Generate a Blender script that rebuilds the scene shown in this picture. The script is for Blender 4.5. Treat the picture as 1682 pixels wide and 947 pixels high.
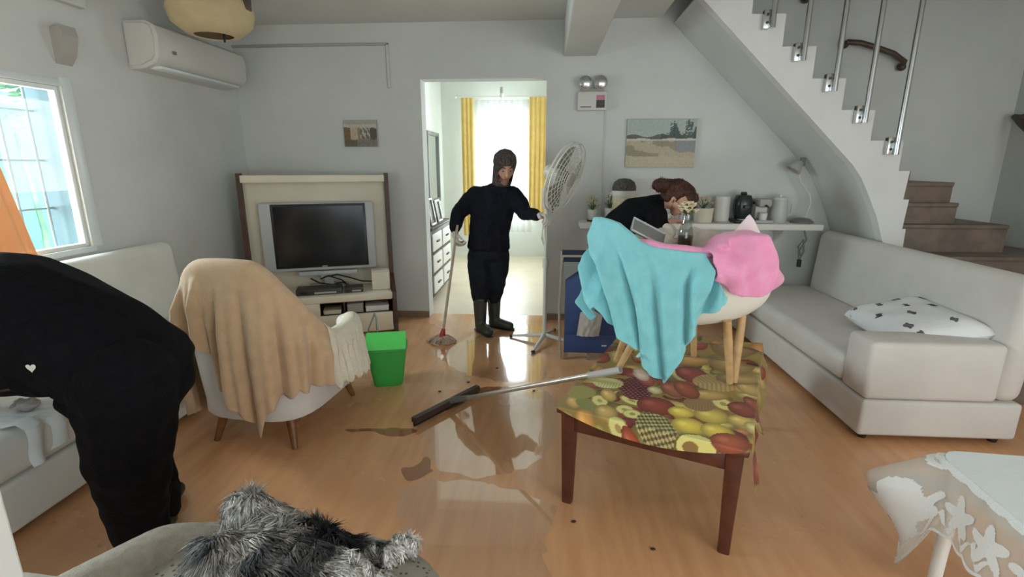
import bpy, bmesh, math, random
from mathutils import Vector, Matrix, noise
PI = math.pi
R = math.radians
for _o in list(bpy.data.objects):
    bpy.data.objects.remove(_o)
SC = bpy.context.scene
COL = SC.collection

# ------------------------------------------------------------ camera
cam = bpy.data.cameras.new('camera')
cam.sensor_width = 36.0
cam.lens = 820.0 / 1682.0 * 36.0
cam.clip_start = 0.05
camo = bpy.data.objects.new('camera', cam)
COL.objects.link(camo)
camo.location = (0, 0, 1.4)
camo.rotation_euler = (R(90 - 13.8), 0, R(3.9))
SC.camera = camo

# ------------------------------------------------------------ sky, daylight, added fill lamps and exposure
w = bpy.data.worlds.new('overcast_sky')
SC.world = w
w.use_nodes = True
wn = w.node_tree.nodes
wn['Background'].inputs[0].default_value = (0.80, 0.93, 1.0, 1)
wn['Background'].inputs[1].default_value = 1.4


def area(name, loc, rot, sx, sy, power, col):
    l = bpy.data.lights.new(name, 'AREA')
    l.shape = 'RECTANGLE'
    l.size = sx
    l.size_y = sy
    l.energy = power
    l.color = col
    o = bpy.data.objects.new(name, l)
    COL.objects.link(o)
    o.location = loc
    o.rotation_euler = rot
    return o


area('daylight_far_window', (-0.65, 8.6, 1.5), (R(-90), 0, 0), 1.3, 2.2, 110, (0.92, 0.97, 1.0))
area('added_far_side_fill', (1.4, 6.2, 1.7), (0, R(85), 0), 1.3, 1.5, 18, (0.95, 0.98, 1.0))  # unseen side lamp, added to brighten the far room
area('daylight_left_window', (-4.5, 2.35, 1.7), (0, R(-86), R(-14)), 1.7, 2.2, 260, (0.90, 0.98, 1.0))
_rear = area('added_rear_fill', (2.9, -1.5, 1.0), (0, 0, 0), 2.2, 1.6, 31, (0.93, 0.98, 1.0))  # fill lamp added behind the camera for left wall, ceiling and foreground
_rear.rotation_euler = Vector((-0.80, 0.50, 0.33)).to_track_quat('-Z', 'Y').to_euler()
VS = SC.view_settings
VS.view_transform = 'Standard'
VS.look = 'None'
VS.gamma = 1
VS.use_curve_mapping = False
VS.exposure = 1.27


# ------------------------------------------------------------ materials
def lin(c):
    c = c / 255.0
    return c / 12.92 if c <= 0.04045 else ((c + 0.055) / 1.055) ** 2.4


def rgb(r, g, b):
    return (lin(r), lin(g), lin(b), 1)


def mat(name, c1, c2=None, rough=0.6, scale=8, bump=0.0, bscale=60, metal=0.0, attr=None, trans=0.0, coat=0.0, sheen=0.0, spec=0.5, detail=4):
    m = bpy.data.materials.new(name)
    m.use_nodes = True
    nt = m.node_tree
    n, l = nt.nodes, nt.links
    b = n['Principled BSDF']
    b.inputs['Roughness'].default_value = rough
    b.inputs['Metallic'].default_value = metal
    b.inputs['Specular IOR Level'].default_value = spec
    b.inputs['Coat Weight'].default_value = coat
    b.inputs['Sheen Weight'].default_value = sheen
    b.inputs['Base Color'].default_value = c1
    tc = n.new('ShaderNodeTexCoord')
    if attr:
        a = n.new('ShaderNodeAttribute')
        a.attribute_name = attr
        l.new(a.outputs['Color'], b.inputs['Base Color'])
    elif c2:
        t = n.new('ShaderNodeTexNoise')
        t.inputs['Scale'].default_value = scale
        t.inputs['Detail'].default_value = detail
        l.new(tc.outputs['Object'], t.inputs['Vector'])
        r = n.new('ShaderNodeValToRGB')
        r.color_ramp.elements[0].position = 0.35
        r.color_ramp.elements[1].position = 0.65
        r.color_ramp.elements[0].color = c1
        r.color_ramp.elements[1].color = c2
        l.new(t.outputs['Fac'], r.inputs['Fac'])
        l.new(r.outputs['Color'], b.inputs['Base Color'])
    if bump:
        t2 = n.new('ShaderNodeTexNoise')
        t2.inputs['Scale'].default_value = bscale
        t2.inputs['Detail'].default_value = 3
        l.new(tc.outputs['Object'], t2.inputs['Vector'])
        bp = n.new('ShaderNodeBump')
        bp.inputs['Strength'].default_value = bump
        bp.inputs['Distance'].default_value = 0.01
        l.new(t2.outputs['Fac'], bp.inputs['Height'])
        l.new(bp.outputs['Normal'], b.inputs['Normal'])
    if trans:
        tr = n.new('ShaderNodeBsdfTransparent')
        mx = n.new('ShaderNodeMixShader')
        mx.inputs[0].default_value = trans
        l.new(b.outputs[0], mx.inputs[1])
        l.new(tr.outputs[0], mx.inputs[2])
        l.new(mx.outputs[0], n['Material Output'].inputs[0])
    return m


def glass(name, tint=(1, 1, 1, 1), k=0.08, rough=0.0):
    m = bpy.data.materials.new(name)
    m.use_nodes = True
    nt = m.node_tree
    n, l = nt.nodes, nt.links
    n.remove(n['Principled BSDF'])
    tr = n.new('ShaderNodeBsdfTransparent')
    tr.inputs[0].default_value = tint
    g = n.new('ShaderNodeBsdfGlossy')
    g.inputs['Roughness'].default_value = rough
    f = n.new('ShaderNodeFresnel')
    f.inputs['IOR'].default_value = 1.33
    a = n.new('ShaderNodeMath')
    a.operation = 'ADD'
    a.inputs[1].default_value = k
    a.use_clamp = True
    mx = n.new('ShaderNodeMixShader')
    l.new(f.outputs[0], a.inputs[0])
    ge = n.new('ShaderNodeNewGeometry')
    om = n.new('ShaderNodeMath')
    om.operation = 'SUBTRACT'
    om.inputs[0].default_value = 1.0
    l.new(ge.outputs['Backfacing'], om.inputs[1])
    mu = n.new('ShaderNodeMath')
    mu.operation = 'MULTIPLY'
    l.new(a.outputs[0], mu.inputs[0])
    l.new(om.outputs[0], mu.inputs[1])
    l.new(mu.outputs[0], mx.inputs[0])
    l.new(tr.outputs[0], mx.inputs[1])
    l.new(g.outputs[0], mx.inputs[2])
    l.new(mx.outputs[0], n['Material Output'].inputs[0])
    return m


M = dict(
    wall=mat('wall_paint', rgb(210, 212, 208), rgb(216, 218, 214), 0.85, 3, 0.08, 40),
    ceil=mat('ceiling_paint', rgb(214, 216, 212), rgb(220, 222, 218), 0.9, 2, 0.05, 40),
    farwall=mat('far_wall_paint', rgb(226, 230, 222), rgb(230, 233, 226), 0.8, 3, 0.03, 40),
    stair=mat('stair_paint', rgb(222, 222, 220), rgb(228, 228, 226), 0.7, 4, 0.05, 50),
    base=mat('skirting_wood', rgb(132, 112, 92), rgb(146, 126, 104), 0.5, 12),
    white=mat('white_lacquer', rgb(232, 230, 224), None, 0.4),
    pvc=mat('window_plastic', rgb(226, 232, 232), None, 0.35),
    acw=mat('conditioner_plastic', rgb(214, 212, 206), None, 0.45),
    cream=mat('cream_laminate', rgb(226, 218, 196), rgb(231, 224, 204), 0.4, 4),
    creamb=mat('cream_back_panel', rgb(216, 208, 188), rgb(222, 214, 196), 0.45, 4),
    walnut=mat('walnut_board', rgb(66, 42, 30), rgb(84, 56, 40), 0.45, 14),
    black=mat('black_plastic', rgb(22, 22, 24), None, 0.35),
    screen=mat('tv_glass', rgb(20, 22, 28), None, 0.18),
    silver=mat('silver_plastic', rgb(186, 188, 190), None, 0.35),
    darkgrey=mat('dark_grey_plastic', rgb(62, 56, 54), None, 0.45),
    chrome=mat('brushed_steel', rgb(205, 207, 208), None, 0.22, metal=1.0),
    rail=mat('dark_rail_wood', rgb(70, 58, 46), rgb(88, 74, 58), 0.45, 20),
    tread=mat('brown_tread', rgb(112, 98, 88), rgb(132, 116, 104), 0.55, 9, 0.1, 30),
    sofa=mat('off_white_leatherette', rgb(212, 208, 202), rgb(219, 215, 209), 0.62, 5, 0.12, 25),
    sofal=mat('ivory_leatherette', rgb(222, 221, 213), rgb(229, 228, 220), 0.6, 5, 0.1, 25),
    footw=mat('dark_wood_foot', rgb(56, 34, 26), None, 0.5),
    legw=mat('walnut_leg', rgb(110, 70, 40), rgb(132, 88, 52), 0.45, 25),
    throw=mat('beige_knit', rgb(206, 172, 134), rgb(214, 182, 146), 0.95, 18, 0.5, 260, sheen=0.3),
    lacec=mat('cream_crochet', rgb(236, 226, 202), rgb(240, 232, 212), 0.95, 18, 0.8, 180, sheen=0.2),
    green=mat('green_plastic', rgb(68, 182, 82), None, 0.4, trans=0.12),
    greenl=mat('light_green_lid', rgb(92, 214, 100), None, 0.4, trans=0.08),
    wire=mat('grey_wire', rgb(128, 132, 128), None, 0.4, metal=0.6),
    redwood=mat('dark_red_wood', rgb(78, 40, 28), rgb(98, 52, 36), 0.35, 22, 0.05, 60),
    fruit=mat('fruit_print', (1, 1, 1, 1), None, 0.38, attr='Col', spec=0.5),
    oak=mat('pale_oak', rgb(190, 152, 104), rgb(206, 170, 122), 0.5, 22),
    shell=mat('white_moulded_shell', rgb(236, 233, 222), None, 0.35),
    towel=mat('turquoise_terry', rgb(126, 198, 206), rgb(136, 206, 212), 0.95, 20, 0.35, 300, sheen=0.3),
    pink=mat('pink_fleece', rgb(238, 150, 190), rgb(243, 160, 198), 0.95, 15, 0.3, 200, sheen=0.4),
    palepink=mat('pale_pink_fabric', rgb(238, 218, 222), None, 0.9),
    bag=mat('thin_white_plastic', rgb(226, 216, 204), None, 0.3, trans=0.15),
    glassv=glass('vase_glass', (0.86, 0.88, 0.86, 1), 0.1),
    dregs=mat('murky_water', rgb(96, 88, 58), None, 0.15),
    petal=mat('cream_petals', rgb(228, 218, 186), rgb(210, 196, 160), 0.8, 40),
    leaf=mat('olive_leaf', rgb(86, 100, 56), rgb(112, 124, 76), 0.7, 30),
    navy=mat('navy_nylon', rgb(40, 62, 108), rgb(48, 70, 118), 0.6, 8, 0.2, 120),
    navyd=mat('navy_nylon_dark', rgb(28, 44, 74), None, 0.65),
    jacket=mat('black_blue_fabric', rgb(20, 21, 30), rgb(26, 27, 38), 0.9, 20, 0.5, 90, spec=0.2),
    jacketb=mat('black_fleece', rgb(13, 13, 16), rgb(19, 19, 23), 0.95, 30, 0.5, 120, spec=0.15),
    trous=mat('dark_navy_trousers', rgb(26, 28, 36), rgb(33, 35, 43), 0.9, 16, 0.4, 60, spec=0.2),
    boot=mat('dark_olive_rubber', rgb(50, 54, 46), rgb(60, 62, 52), 0.42, 10),
    skin=mat('skin', rgb(196, 148, 126), rgb(204, 156, 134), 0.6, 20),
    glove=mat('pale_glove', rgb(212, 208, 204), None, 0.7),
    hood=mat('flecked_grey_knit', rgb(50, 43, 42), rgb(98, 86, 82), 0.95, 55, 0.5, 200),
    hair=mat('dark_auburn_hair', rgb(42, 24, 18), rgb(92, 48, 30), 0.55, 60, 0.9, 120),
    mopstr=mat('mop_strands', rgb(186, 160, 142), rgb(206, 184, 168), 0.95, 30, 0.6, 150),
    red=mat('red_plastic', rgb(170, 44, 40), None, 0.4),
    metalp=mat('pale_metal_tube', rgb(180, 172, 160), None, 0.35, metal=0.5),
    fan=mat('off_white_fan_plastic', rgb(216, 214, 204), None, 0.4),
    blade=mat('smoky_fan_blade', rgb(150, 148, 134), None, 0.35, trans=0.25),
    pillow=mat('printed_pillow', rgb(236, 236, 238), None, 0.85, bump=0.2, bscale=60),
    printblk=mat('grey_black_print', rgb(62, 62, 66), rgb(120, 118, 114), 0.85, 40),
    lace=mat('white_lace', rgb(232, 234, 232), None, 0.85, bump=0.3, bscale=150),
    linen=mat('white_table_linen', rgb(228, 234, 234), rgb(232, 238, 238), 0.8, 6, 0.08, 100),
    sheer=mat('sheer_net', rgb(226, 220, 210), None, 0.9, trans=0.5),
    greyfab=mat('speckled_grey_fabric', rgb(158, 151, 138), rgb(174, 166, 153), 0.95, 45, 0.4, 200),
    greydot=mat('dotted_grey_fabric', rgb(126, 122, 112), None, 0.95),
    fur=mat('dog_fur', (1, 1, 1, 1), None, 0.75, attr='Col', spec=0.3),
    shade=mat('beige_lamp_cloth', rgb(196, 176, 136), rgb(206, 188, 150), 0.9, 10, 0.2, 80),
    yellow=mat('yellow_curtain', rgb(238, 206, 118), rgb(244, 216, 134), 0.85, 10, trans=0.15),
    orange=mat('orange_curtain', rgb(236, 178, 112), None, 0.85, trans=0.2),
    net=mat('white_net_curtain', rgb(240, 242, 240), None, 0.9, trans=0.5),
    aqua=mat('aqua_garden_wall', rgb(128, 186, 188), rgb(146, 198, 198), 0.9, 2, 0.1, 20),
    foliage=mat('garden_leaf', rgb(104, 150, 124), rgb(150, 186, 150), 0.7, 6),
    mirror=mat('mirror_glass', rgb(220, 226, 224), None, 0.03, metal=1.0),
    greyframe=mat('grey_frame', rgb(120, 122, 118), None, 0.4),
    dresser=mat('dark_dresser_frame', rgb(70, 58, 50), None, 0.45),
    water=glass('floor_water', (0.965, 0.955, 0.945, 1), 0.15, 0.035),
    mud=glass('muddy_water', (0.70, 0.62, 0.55, 1), 0.10, 0.06),
    pane=glass('window_pane', (0.96, 0.99, 1, 1), 0.02),
    pic=mat('picture_print', (1, 1, 1, 1), None, 0.5, attr='Col'),
    grill=mat('white_iron_bar', rgb(116, 130, 132), None, 0.5),
    yellowcloth=mat('yellow_cloth', rgb(236, 214, 130), None, 0.9),
    greycard=mat('grey_card', rgb(176, 172, 166), None, 0.8),
)


def floor_mat():
    m = mat('orange_laminate', rgb(196, 142, 100), None, 0.3)
    nt = m.node_tree
    n, l = nt.nodes, nt.links
    b = n['Principled BSDF']
    tc = n.new('ShaderNodeTexCoord')
    mp = n.new('ShaderNodeMapping')
    mp.inputs['Scale'].default_value = (9, 1.2, 1)
    t = n.new('ShaderNodeTexNoise')
    t.inputs['Scale'].default_value = 2.2
    t.inputs['Detail'].default_value = 7
    l.new(tc.outputs['Object'], mp.inputs[0])
    l.new(mp.outputs[0], t.inputs['Vector'])
    r = n.new('ShaderNodeValToRGB')
    r.color_ramp.elements[0].position = 0.3
    r.color_ramp.elements[1].position = 0.72
    r.color_ramp.elements[0].color = rgb(216, 160, 114)
    r.color_ramp.elements[1].color = rgb(232, 178, 130)
    l.new(t.outputs['Fac'], r.inputs['Fac'])
    # dried mud film left by the water
    t2 = n.new('ShaderNodeTexNoise')
    t2.inputs['Scale'].default_value = 1.3
    t2.inputs['Detail'].default_value = 5
    l.new(tc.outputs['Object'], t2.inputs['Vector'])
    r2 = n.new('ShaderNodeValToRGB')
    r2.color_ramp.elements[0].position = 0.45
    r2.color_ramp.elements[1].position = 0.62
    r2.color_ramp.elements[0].color = (0, 0, 0, 1)
    r2.color_ramp.elements[1].color = (1, 1, 1, 1)
    l.new(t2.outputs['Fac'], r2.inputs['Fac'])
    mx = n.new('ShaderNodeMix')
    mx.data_type = 'RGBA'
    sc = n.new('ShaderNodeMath')
    sc.operation = 'MULTIPLY'
    sc.inputs[1].default_value = 0.35
    l.new(r2.outputs['Color'], sc.inputs[0])
    l.new(sc.outputs[0], mx.inputs['Factor'])
    l.new(r.outputs['Color'], mx.inputs['A'])
    mx.inputs['B'].default_value = rgb(206, 156, 114)
    l.new(mx.outputs['Result'], b.inputs['Base Color'])
    ma = n.new('ShaderNodeMapRange')
    ma.inputs['To Min'].default_value = 0.16
    ma.inputs['To Max'].default_value = 0.30
    l.new(r2.outputs['Color'], ma.inputs['Value'])
    l.new(ma.outputs[0], b.inputs['Roughness'])
    b.inputs['Specular IOR Level'].default_value = 0.7
    return m


M['floor'] = floor_mat()
M['floorfar'] = mat('pale_far_floor', rgb(226, 210, 184), rgb(232, 218, 194), 0.35, 4)


def dotted():
    m = M['greydot']
    nt = m.node_tree
    n, l = nt.nodes, nt.links
    b = n['Principled BSDF']
    tc = n.new('ShaderNodeTexCoord')
    v = n.new('ShaderNodeTexVoronoi')
    v.inputs['Scale'].default_value = 70
    v.inputs['Randomness'].default_value = 0.35
    l.new(tc.outputs['Object'], v.inputs['Vector'])
    r = n.new('ShaderNodeValToRGB')
    r.color_ramp.elements[0].position = 0.22
    r.color_ramp.elements[1].position = 0.30
    r.color_ramp.elements[0].color = rgb(92, 87, 79)
    r.color_ramp.elements[1].color = rgb(160, 153, 140)
    l.new(v.outputs['Distance'], r.inputs['Fac'])
    l.new(r.outputs['Color'], b.inputs['Base Color'])


dotted()


# ------------------------------------------------------------ mesh helpers
class MB:
    def __init__(self):
        self.b = bmesh.new()

    def box(self, x0, x1, y0, y1, z0, z1, bev=0.0, seg=2, rot=None):
        t = bmesh.new()
        bmesh.ops.create_cube(t, size=1)
        for v in t.verts:
            v.co = Vector(((x0 + x1) / 2 + v.co.x * (x1 - x0), (y0 + y1) / 2 + v.co.y * (y1 - y0), (z0 + z1) / 2 + v.co.z * (z1 - z0)))
        if bev:
            bmesh.ops.bevel(t, geom=t.edges[:], offset=bev, segments=seg, profile=0.5, affect='EDGES')
        return self.merge(t, rot)

    def merge(self, t, mtx=None):
        if mtx is not None:
            bmesh.ops.transform(t, matrix=mtx, verts=t.verts[:])
        me = bpy.data.meshes.new('tmp')
        t.to_mesh(me)
        t.free()
        self.b.from_mesh(me)
        bpy.data.meshes.remove(me)
        return self

    def tube(self, pts, r, seg=10, caps=True):
        pts = [Vector(p) for p in pts]
        rs = r if isinstance(r, (list, tuple)) else [r] * len(pts)
        rings = []
        n = len(pts)
        d0 = (pts[1] - pts[0]).normalized()
        u = d0.orthogonal().normalized()
        for i, p in enumerate(pts):
            d = (pts[min(i + 1, n - 1)] - pts[max(i - 1, 0)]).normalized()
            u = (u - d * u.dot(d)).normalized()
            v = d.cross(u)
            rings.append([self.b.verts.new(p + (u * math.cos(2 * PI * k / seg) + v * math.sin(2 * PI * k / seg)) * rs[i]) for k in range(seg)])
        for i in range(n - 1):
            for k in range(seg):
                self.b.faces.new((rings[i][k], rings[i][(k + 1) % seg], rings[i + 1][(k + 1) % seg], rings[i + 1][k]))
        if caps:
            self.b.faces.new(rings[0][::-1])
            self.b.faces.new(rings[-1])
        return self

    def lathe(self, prof, c=(0, 0, 0), seg=24, sx=1.0, sy=1.0, mtx=None):
        t = bmesh.new()
        rings = []
        for r, z in prof:
            if r <= 1e-6:
                rings.append([t.verts.new((c[0], c[1], c[2] + z))])
            else:
                rings.append([t.verts.new((c[0] + sx * r * math.cos(2 * PI * k / seg), c[1] + sy * r * math.sin(2 * PI * k / seg), c[2] + z)) for k in range(seg)])
        for a, b in zip(rings, rings[1:]):
            for k in range(seg):
                k2 = (k + 1) % seg
                if len(a) == 1 and len(b) == 1:
                    continue
                if len(a) == 1:
                    t.faces.new((a[0], b[k2], b[k]))
                elif len(b) == 1:
                    t.faces.new((a[k], a[k2], b[0]))
                else:
                    t.faces.new((a[k], a[k2], b[k2], b[k]))
        return self.merge(t, mtx)

    def ell(self, c, r, sub=3, mtx=None):
        t = bmesh.new()
        bmesh.ops.create_icosphere(t, subdivisions=sub, radius=1)
        if not isinstance(r, (list, tuple)):
            r = (r, r, r)
        for v in t.verts:
            v.co = Vector((v.co.x * r[0], v.co.y * r[1], v.co.z * r[2]))
        if mtx is not None:
            bmesh.ops.transform(t, matrix=mtx, verts=t.verts[:])
        bmesh.ops.translate(t, vec=Vector(c), verts=t.verts[:])
        return self.merge(t)

    def prism(self, poly, axis, a, b):
        """poly is a list of 2-D points; extruded along axis from a to b"""
        def P(p, h):
            return {'x': (h, p[0], p[1]), 'y': (p[0], h, p[1]), 'z': (p[0], p[1], h)}[axis]
        A = [self.b.verts.new(P(p, a)) for p in poly]
        B = [self.b.verts.new(P(p, b)) for p in poly]
        n = len(poly)
        self.b.faces.new(A)
        self.b.faces.new(B[::-1])
        for i in range(n):
            self.b.faces.new((A[i], B[i], B[(i + 1) % n], A[(i + 1) % n]))
        return self

    def hull(self, p, r, q, s):
        """tapered capsule between two balls"""
        t = bmesh.new()
        for c, k in ((p, r), (q, s)):
            k = k if isinstance(k, (list, tuple)) else (k, k, k)
            g = bmesh.ops.create_icosphere(t, subdivisions=2, radius=1)
            for v in g['verts']:
                v.co = Vector((c[0] + v.co.x * k[0], c[1] + v.co.y * k[1], c[2] + v.co.z * k[2]))
        o = bmesh.ops.convex_hull(t, input=t.verts[:])
        bmesh.ops.delete(t, geom=[e for e in o['geom_interior'] if isinstance(e, bmesh.types.BMVert)], context='VERTS')
        return self.merge(t)

    def chain(self, pr):
        for (p, r), (q, s) in zip(pr, pr[1:]):
            self.hull(p, r, q, s)
        return self

    def sheet(self, f, nu, nv, thick=0.0, close=False):
        """surface f(u,v); doubled to a closed thin slab when thick > 0"""
        t = bmesh.new()
        g = [[t.verts.new(f(i / nu, j / nv)) for j in range(nv + 1)] for i in range(nu + 1)]
        for i in range(nu):
            for j in range(nv):
                try:
                    t.faces.new((g[i][j], g[i + 1][j], g[i + 1][j + 1], g[i][j + 1]))
                except ValueError:
                    pass
        if thick:
            t.normal_update()
            bmesh.ops.solidify(t, geom=t.faces[:], thickness=thick)
        return self.merge(t)

    def strip(self, a, b, wd, n):
        return self


def finish(mb, name, m, parent=None, smooth=True, world=False, angle=40, normals=True):
    b = mb.b
    if normals:
        bmesh.ops.recalc_face_normals(b, faces=b.faces[:])
    me = bpy.data.meshes.new(name)
    b.to_mesh(me)
    b.free()
    if smooth:
        try:
            me.shade_smooth()
            me.set_sharp_from_angle(angle=R(angle))
        except Exception:
            pass
    o = bpy.data.objects.new(name, me)
    me.materials.append(m)
    COL.objects.link(o)
    if parent is not None:
        o.parent = parent
        if world:
            W = Matrix.Identity(4)
            q = parent
            chain = []
            while q is not None:
                chain.append(q)
                q = q.parent
            for q in reversed(chain):
                W = W @ q.matrix_parent_inverse @ q.matrix_basis
            o.matrix_parent_inverse = W.inverted()
    return o


def tag(o, label, cat, group=None, kind=None):
    if label:
        o['label'] = label
    if cat:
        o['category'] = cat
    if group:
        o['group'] = group
    if kind:
        o['kind'] = kind
    return o


def thing(name, label, cat, loc=(0, 0, 0), rz=0.0, group=None):
    o = bpy.data.objects.new(name, None)
    o.empty_display_size = 0.1
    COL.objects.link(o)
    o.location = loc
    o.rotation_euler = (0, 0, rz)
    return tag(o, label, cat, group)


def struct(mb, name, m, parent=None, smooth=False):
    o = finish(mb, name, m, parent, smooth, world=True)
    if parent is None:
        o['kind'] = 'structure'
    return o


def remesh(mb, name, m, voxel, parent=None, smooth_it=6, world=True, fac=0.5):
    """one continuous skin over the overlapping capsules"""
    b = mb.b
    me = bpy.data.meshes.new('raw')
    b.to_mesh(me)
    b.free()
    t = bpy.data.objects.new('raw', me)
    COL.objects.link(t)
    r = t.modifiers.new('r', 'REMESH')
    r.mode = 'VOXEL'
    r.voxel_size = voxel
    s = t.modifiers.new('s', 'SMOOTH')
    s.iterations = smooth_it
    s.factor = fac
    dg = bpy.context.evaluated_depsgraph_get()
    me2 = bpy.data.meshes.new_from_object(t.evaluated_get(dg))
    bpy.data.objects.remove(t)
    nb = MB()
    nb.b.from_mesh(me2)
    o = finish(nb, name, m, parent, True, world, 80)
    return o


def displace(o, fn):
    """push the surface along its normals"""
    P = [(v.co.copy(), v.normal.copy()) for v in o.data.vertices]
    buf = []
    for c, n in P:
        q = c + n * fn(c)
        buf.extend(q)
    o.data.vertices.foreach_set('co', buf)
    o.data.update()


def smooth01(a, b, x):
    t = max(0.0, min(1.0, (x - a) / (b - a)))
    return t * t * (3 - 2 * t)


def lerpl(tab, x):
    if x <= tab[0][0]:
        return tab[0][1]
    for (a, p), (b, q) in zip(tab, tab[1:]):
        if x <= b:
            k = (x - a) / (b - a)
            if isinstance(p, (int, float)):
                return p + (q - p) * k
            return tuple(s + (e - s) * k for s, e in zip(p, q))
    return tab[-1][1]


def nz(x, y, z=0.0):
    return noise.noise(Vector((x, y, z)))


def colour(o, fn):
    """per-corner print colour: fn(vertex) -> sRGB triple"""
    me = o.data
    a = me.color_attributes.new('Col', 'FLOAT_COLOR', 'POINT')
    buf = []
    for v in me.vertices:
        c = fn(v)
        buf.extend((lin(c[0]), lin(c[1]), lin(c[2]), 1.0))
    a.data.foreach_set('color', buf)


# ------------------------------------------------------------ room shell
XL, XR, YB = -2.72, 3.74, 4.5
ZC = 2.56
struct(MB().box(XL - 0.2, XR + 0.2, -2.2, 4.62, -0.1, 0), 'floor', M['floor'])
struct(MB().box(-1.8, 0.9, 4.62, 8.1, -0.1, 0), 'floor_far', M['floorfar'])
struct(MB().box(XL - 0.2, -1.093, YB, YB + 0.16, 0, 4.6).box(-0.015, XR + 0.2, YB, YB + 0.16, 0, 4.6).box(-1.093, -0.015, YB, YB + 0.16, 2.117, 4.6), 'wall_back', M['wall'])
WY0, WY1, WZ0, WZ1 = 0.9, 2.79, 0.93, 1.83
struct(MB().box(XL - 0.2, XL, -2.2, WY0, 0, ZC).box(XL - 0.2, XL, WY1, YB, 0, ZC).box(XL - 0.2, XL, WY0, WY1, 0, WZ0).box(XL - 0.2, XL, WY0, WY1, WZ1, ZC), 'wall_left', M['wall'])
struct(MB().box(XR, XR + 0.2, -2.2, YB, 0, 4.6), 'wall_right', M['wall'])
struct(MB().box(XL - 0.2, 0.9, -2.2, YB, ZC, ZC + 0.15).box(0.9, XR + 0.2, -2.2, 3.72, ZC, ZC + 0.15), 'ceiling', M['ceil'])
struct(MB().box(0.9, XR + 0.2, 3.57, 3.72, ZC + 0.15, 4.6), 'wall_stairwell', M['wall'])
struct(MB().box(0.7, XR + 0.2, 3.57, YB + 0.1, 4.6, 4.7), 'ceiling_stairwell', M['ceil'])
struct(MB().box(0.75, 0.9, 3.6, YB, ZC + 0.15, 4.6), 'wall_stairwell_side', M['wall'])
struct(MB().box(0.125, 0.395, -2.2, YB, 2.28, ZC, 0.012), 'trim_1', M['ceil'])
# wall step on the left wall under the ceiling
struct(MB().box(XL, XL + 0.05, 0.2, 3.02, 2.28, ZC, 0.008), 'trim_2', M['wall'])
for n, a, b in (('baseboard_back', XL, -1.093), ('baseboard_back_right', -0.015, 2.2)):
    struct(MB().box(a, b, YB - 0.015, YB, 0, 0.058), n, M['base'])
struct(MB().box(XL, XL + 0.015, -2, YB, 0, 0.058), 'baseboard_left', M['base'])
# white door jamb close to the camera
struct(MB().box(-0.90, -0.806, 0.52, 0.60, 0, 2.1, 0.004), 'trim_3', M['white'])
struct(MB().box(XL, -0.6, -2.2, -2.05, 0, ZC).box(1.4, XR, -2.2, -2.05, 0, ZC).box(-0.6, 1.4, -2.2, -2.05, 2.1, ZC), 'wall_rear', M['wall'])
# far room
struct(MB().box(-1.75, -1.6, 4.66, 8.0, 0, 2.62), 'wall_far_left', M['farwall'])
struct(MB().box(0.75, 0.9, 4.66, 5.5, 0, 2.62).box(0.75, 0.9, 6.9, 8.0, 0, 2.62).box(0.75, 0.9, 5.5, 6.9, 0, 0.9).box(0.75, 0.9, 5.5, 6.9, 2.2, 2.62), 'wall_far_right', M['farwall'])  # opening in this wall is added to admit the far room's side fill
struct(MB().box(-1.75, 0.9, 4.66, 8.0, 2.62, 2.72), 'ceiling_far', M['farwall'])
FX0, FX1, FZ0, FZ1 = -0.99, -0.30, 0.62, 2.17
struct(MB().box(-1.75, FX0, 7.85, 8.0, 0, 2.62).box(FX1, 0.9, 7.85, 8.0, 0, 2.62).box(FX0, FX1, 7.85, 8.0, 0, FZ0).box(FX0, FX1, 7.85, 8.0, FZ1, 2.62), 'wall_far', M['farwall'])

# windows
def window(name, axis, p, a0, a1, z0, z1, d):
    """frame in the opening, one mullion, two panes; axis is the wall normal"""
    f = 0.026
    def bx(mb, u0, u1, w0, w1, t0, t1, bev=0.006):
        if axis == 'x':
            return mb.box(t0, t1, u0, u1, w0, w1, bev)
        return mb.box(u0, u1, t0, t1, w0, w1, bev)
    mb = MB()
    bx(mb, a0, a0 + f, z0, z1, p, p + d)
    bx(mb, a1 - f, a1, z0, z1, p, p + d)
    bx(mb, a0 + f, a1 - f, z0, z0 + f, p, p + d)
    bx(mb, a0 + f, a1 - f, z1 - f, z1, p, p + d)
    mid = (a0 + a1) / 2
    o = struct(mb, name, M['pvc'])
    m2 = MB()
    bx(m2, mid - 0.03, mid + 0.03, z0 + f, z1 - f, p + 0.004, p + d - 0.004)
    finish(m2, 'window_mullion', M['pvc'], o)
    for u0, u1 in ((a0 + f, mid - 0.03), (mid + 0.03, a1 - f)):
        q = MB()
        bx(q, u0, u1, z0 + f, z1 - f, p + d / 2 - 0.004, p + d / 2 + 0.004, 0)
        finish(q, 'window_pane', M['pane'], o, False)
    return o

w1 = window('window_1', 'x', XL - 0.05, WY0, WY1, WZ0, WZ1, 0.045)
finish(MB().box(XL, XL + 0.02, WY0 - 0.02, WY1 + 0.02, WZ0 - 0.03, WZ0 + 0.004, 0.006), 'window_sill', M['pvc'], w1)
finish(MB().box(XL, XL + 0.012, WY1, WY1 + 0.07, WZ0, WZ1 + 0.05, 0.003), 'window_casing', M['pvc'], w1)
finish(MB().box(XL, XL + 0.012, WY0, WY1, WZ1, WZ1 + 0.035, 0.003), 'window_casing', M['pvc'], w1)
w2 = window('window_2', 'y', 7.88, FX0, FX1, FZ0, FZ1, 0.06)

finish(MB().box(XL - 0.2, XL - 0.055, WY1 - 0.012, WY1 - 0.001, WZ0, WZ1), 'darkened_reveal_liner', mat('reveal_toned_down', rgb(80, 100, 106), rgb(88, 108, 114), 0.9, 5), w1)  # added liner; dimming of the over-lit reveal is put into its colour
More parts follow.
